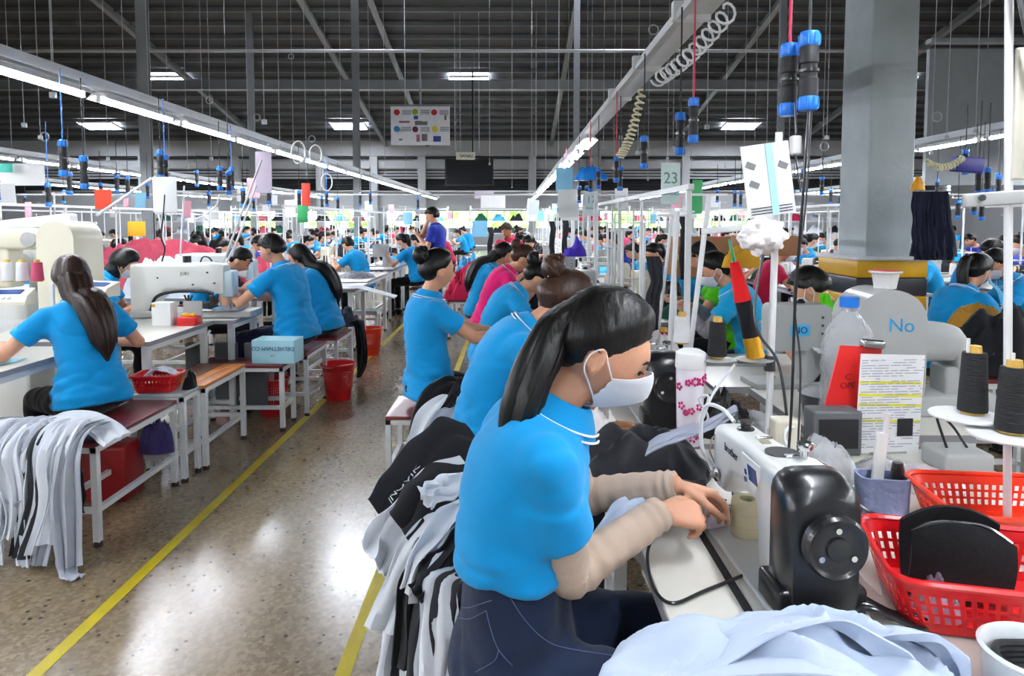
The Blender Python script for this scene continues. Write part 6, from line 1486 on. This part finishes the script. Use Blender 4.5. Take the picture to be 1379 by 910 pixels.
# shelving and clothes at the far end
for k in range(9):
    x = -15 + k * 3.6; cs = ('red', 'blue', 'white', 'crimson', 'green', 'black', 'red', 'blue', 'white')
    t = empty('shelf_unit', (x, 31.5, 0), 'open shelf unit number of the far wall holding %s goods' % cs[k], 'shelf', 'open shelf units at the far end'); t['label'] = 'open shelf unit filled with fabric at the far end of the hall'
    mb = MB()
    for z in (.4, .95, 1.5, 2.05): mb = MB().box((0, 0, z), (2.6, .5, .04)).build('shelf', LEGM, t) and None
    for sx in (-1, 1):
        for sy in (-1, 1): MB().box((sx * 1.28, sy * .23, 1.1), (.05, .05, 2.2)).build('post', LEGM, t)
rng = random.Random(5)
for k in range(54):
    c = rng.choice(list(HEAPM)); kk = 'stack_' + c
    if kk not in used: used[kk] = crumple('folded_stack', 'x', (0, 0, 0), (.6, .42), .4, HEAPM[c], rng.randrange(99), 10, round_=False); h = used[kk]
    else: h = used[kk].copy(); COL.objects.link(h)
    h.location = (-15 + (k // 6) * 3.6 - .8 + .8 * (k % 3), 31.5, .42 + .55 * (1 + (k // 3) % 2)); h['label'] = 'folded %s fabric on a far shelf' % c; h['category'] = 'fabric pile'; h['group'] = 'folded %s fabric on the far shelves' % c
# ------------------------------------------------------------ further things the photo shows
crumple('gold_cloth', 'golden brown cloth heaped beside the ponytailed seamstress right of the pillar', tuple(at(1318, 440, 4.0)), (.36, .2), .16, cloth('gold_cloth', '#b5822c'), 151, 24, fold=.6)
table((3.34, 4.35, 0), (.40, 1.3, TZ), 'white table between the two workers right of the pillar')
crumple('black_garment', 'black clothes heaped below the two workers right of the pillar', tuple(at(1345, 500, 3.6)), (.5, .3), .42, cloth('black_jacket', '#191a20'), 152, 24, fold=.6)
strip('blue_cloth', 'pale blue cloth panel over the knees of the worker at the right edge', [at(1340, 385, 4.0), at(1352, 400, 3.95), at(1362, 425, 3.9), at(1372, 450, 3.88)], .16, cloth('sky_cloth', '#4aa9dd'), (.7, .2, -.5), wave=.01)
strip('paper_sheets', 'white papers on the table between the workers right of the pillar', [(3.18, 4.2, TZ + .003), (3.3, 4.2, TZ + .008), (3.5, 4.25, TZ + .004)], .14, WH, (0, 1, 0), wave=.002)
for k, (x, y, Y) in enumerate([(40, 300, 5.4), (20, 335, 5.0), (75, 320, 5.8)]):
    p = at(x, y, Y); t = empty('industrial_machine', (p.x, Y, 0), ('white machine frame with a slanted arm at the far left', 'white machine frame with round dials at the far left', 'white machine frame behind the cream housing')[k], 'machine')
    MB().box((0, 0, .5), (.3, .25, 1.0), bev=.02).build('cabinet', MW, t); MB().box((.0, 0, p.z - .02), (.7, .12, .12), Matrix.Rotation(R((-6, 8, -3)[k]), 3, 'Y'), bev=.02).build('arm', MW, t)
    for s in (-1, 1): MB().box((s * .14, .0, (1.0 + p.z) / 2), (.05, .08, max(.1, p.z - 1.0)), bev=.01).build('upright', MG, t)
    MB().lathe([(.01, 0), (.07, .003), (.07, .02), (.05, .03)], (.12, -.07, p.z - .1), 24, Matrix.Rotation(R(90), 3, 'X')).build('dial', MG, t)
for k, (a, b2, Y) in enumerate([((0, 381), (92, 358), 5.0), ((0, 338), (130, 300), 6.0), ((130, 290), (204, 240), 6.0), ((0, 318), (66, 300), 5.4)]):
    MB().tube([at(a[0], a[1], Y), at(b2[0], b2[1], Y)], .012, 8).build('slanting_pipe', LEGM, label=('lowest', 'middle', 'steepest', 'short upper')[k] + ' of the slanting white pipes among the left machines', cat='pipe')
for (x0, y0, x1, y1, Y) in [(300, 355, 352, 215, 5.6), (312, 345, 345, 250, 6.0), (330, 300, 300, 365, 5.8), (243, 345, 248, 250, 6.2), (208, 260, 222, 330, 5.4)]:
    a, b2 = at(x0, y0, Y), at(x1, y1, Y); MB().tube([a, b2], .009, 8).build('white_pole', LEGM, label='slanting white pole between the white pattern machines', cat='pole', group='slanting poles by the pattern machines')  # plain slanting poles, not guide rails
MB().tube(bez([at(222, 262, 4.9), at(220, 290, 4.9), at(217, 318, 4.9), at(222, 335, 4.9), at(218, 352, 4.9)], 20), .006, 6).build('cord', BLKM, label='black cable dropping from the white carton to the pattern machine', cat='cable')
MB().tube(bez([at(296, 262, 6.6), at(290, 278, 6.6), at(275, 290, 6.6), at(262, 296, 6.6)], 20), .008, 6).build('hanging_hose', LEGM, label='white hose curving down from a plug left of the aisle', cat='hose')
# green-cased worker coat seen beside the labelled machine
r5 = person((1.62, 4.95, 0), R(80), 'worker in lime green shirt just left of the pillar padding', seat=.56, lean=(8, 26), neck=30, head=(24, 0, 0), hair='short', q=1.8, shirt=mat('lime_shirt', '#55c414'))[0]
strip('lime_cloth', 'lime green cloth hanging beside the labelled grey machine', [at(1110, 395, 3.3), at(1113, 430, 3.28), at(1115, 470, 3.26), at(1116, 500, 3.25)], .05, cloth('lime_cloth', '#55c414'), (1, .2, 0), wave=.01)
t = empty('carton', tuple(at(942, 345, 6.0)), 'brown cardboard carton among the poles of the right line', 'carton'); MB().box((0, 0, 0), (.5, .3, .34), bev=.005).build('box', mat('brown_card', '#9c6b45'), t); MB().box((0, -.151, 0), (.5, .002, .05)).build('tape', mat('pack_tape', '#c9a06a', .4), t)
t = empty('carton', tuple(at(1030, 330, 5.0)), 'brown cardboard carton behind the papers on the middle stand', 'carton'); MB().box((0, 0, 0), (.4, .3, .14), bev=.005).build('box', mat('brown_card', '#9c6b45'), t); MB().box((0, -.151, 0), (.05, .002, .14)).build('tape', mat('pack_tape', '#c9a06a', .4), t)
for k, (x, y, Y, c, lb) in enumerate([(693, 170, 0, 0, '')]): pass
p = at(695, 192, 0.1)
crumple('purple_cloth', 'purple and orange cloth beyond the bowed seamstresses', tuple(at(775, 345, 6.4)), (.22, .16), .2, cloth('violet_cloth', '#4a35b8'), 155, 16, fold=.35)
man = person((-.02, 9.6, 0), R(150), 'standing worker in a cap and red scarf facing the camera down the right line', standing=True, lean=(2, 8), neck=16, head=(24, 0, 0), hair='short', hairm=cloth('cap_cloth', '#4a3c36'), male=True, q=2, shirt=cloth('crimson_polo', '#c2204a'), pants=NAVY, scale=.93, skin=SKIN2)[0]
p = at(1345, 500, 3.6); bench((p.x, 3.6, 0), (.5, .34, p.z - .004), 'bench under the black clothes right of the pillar')
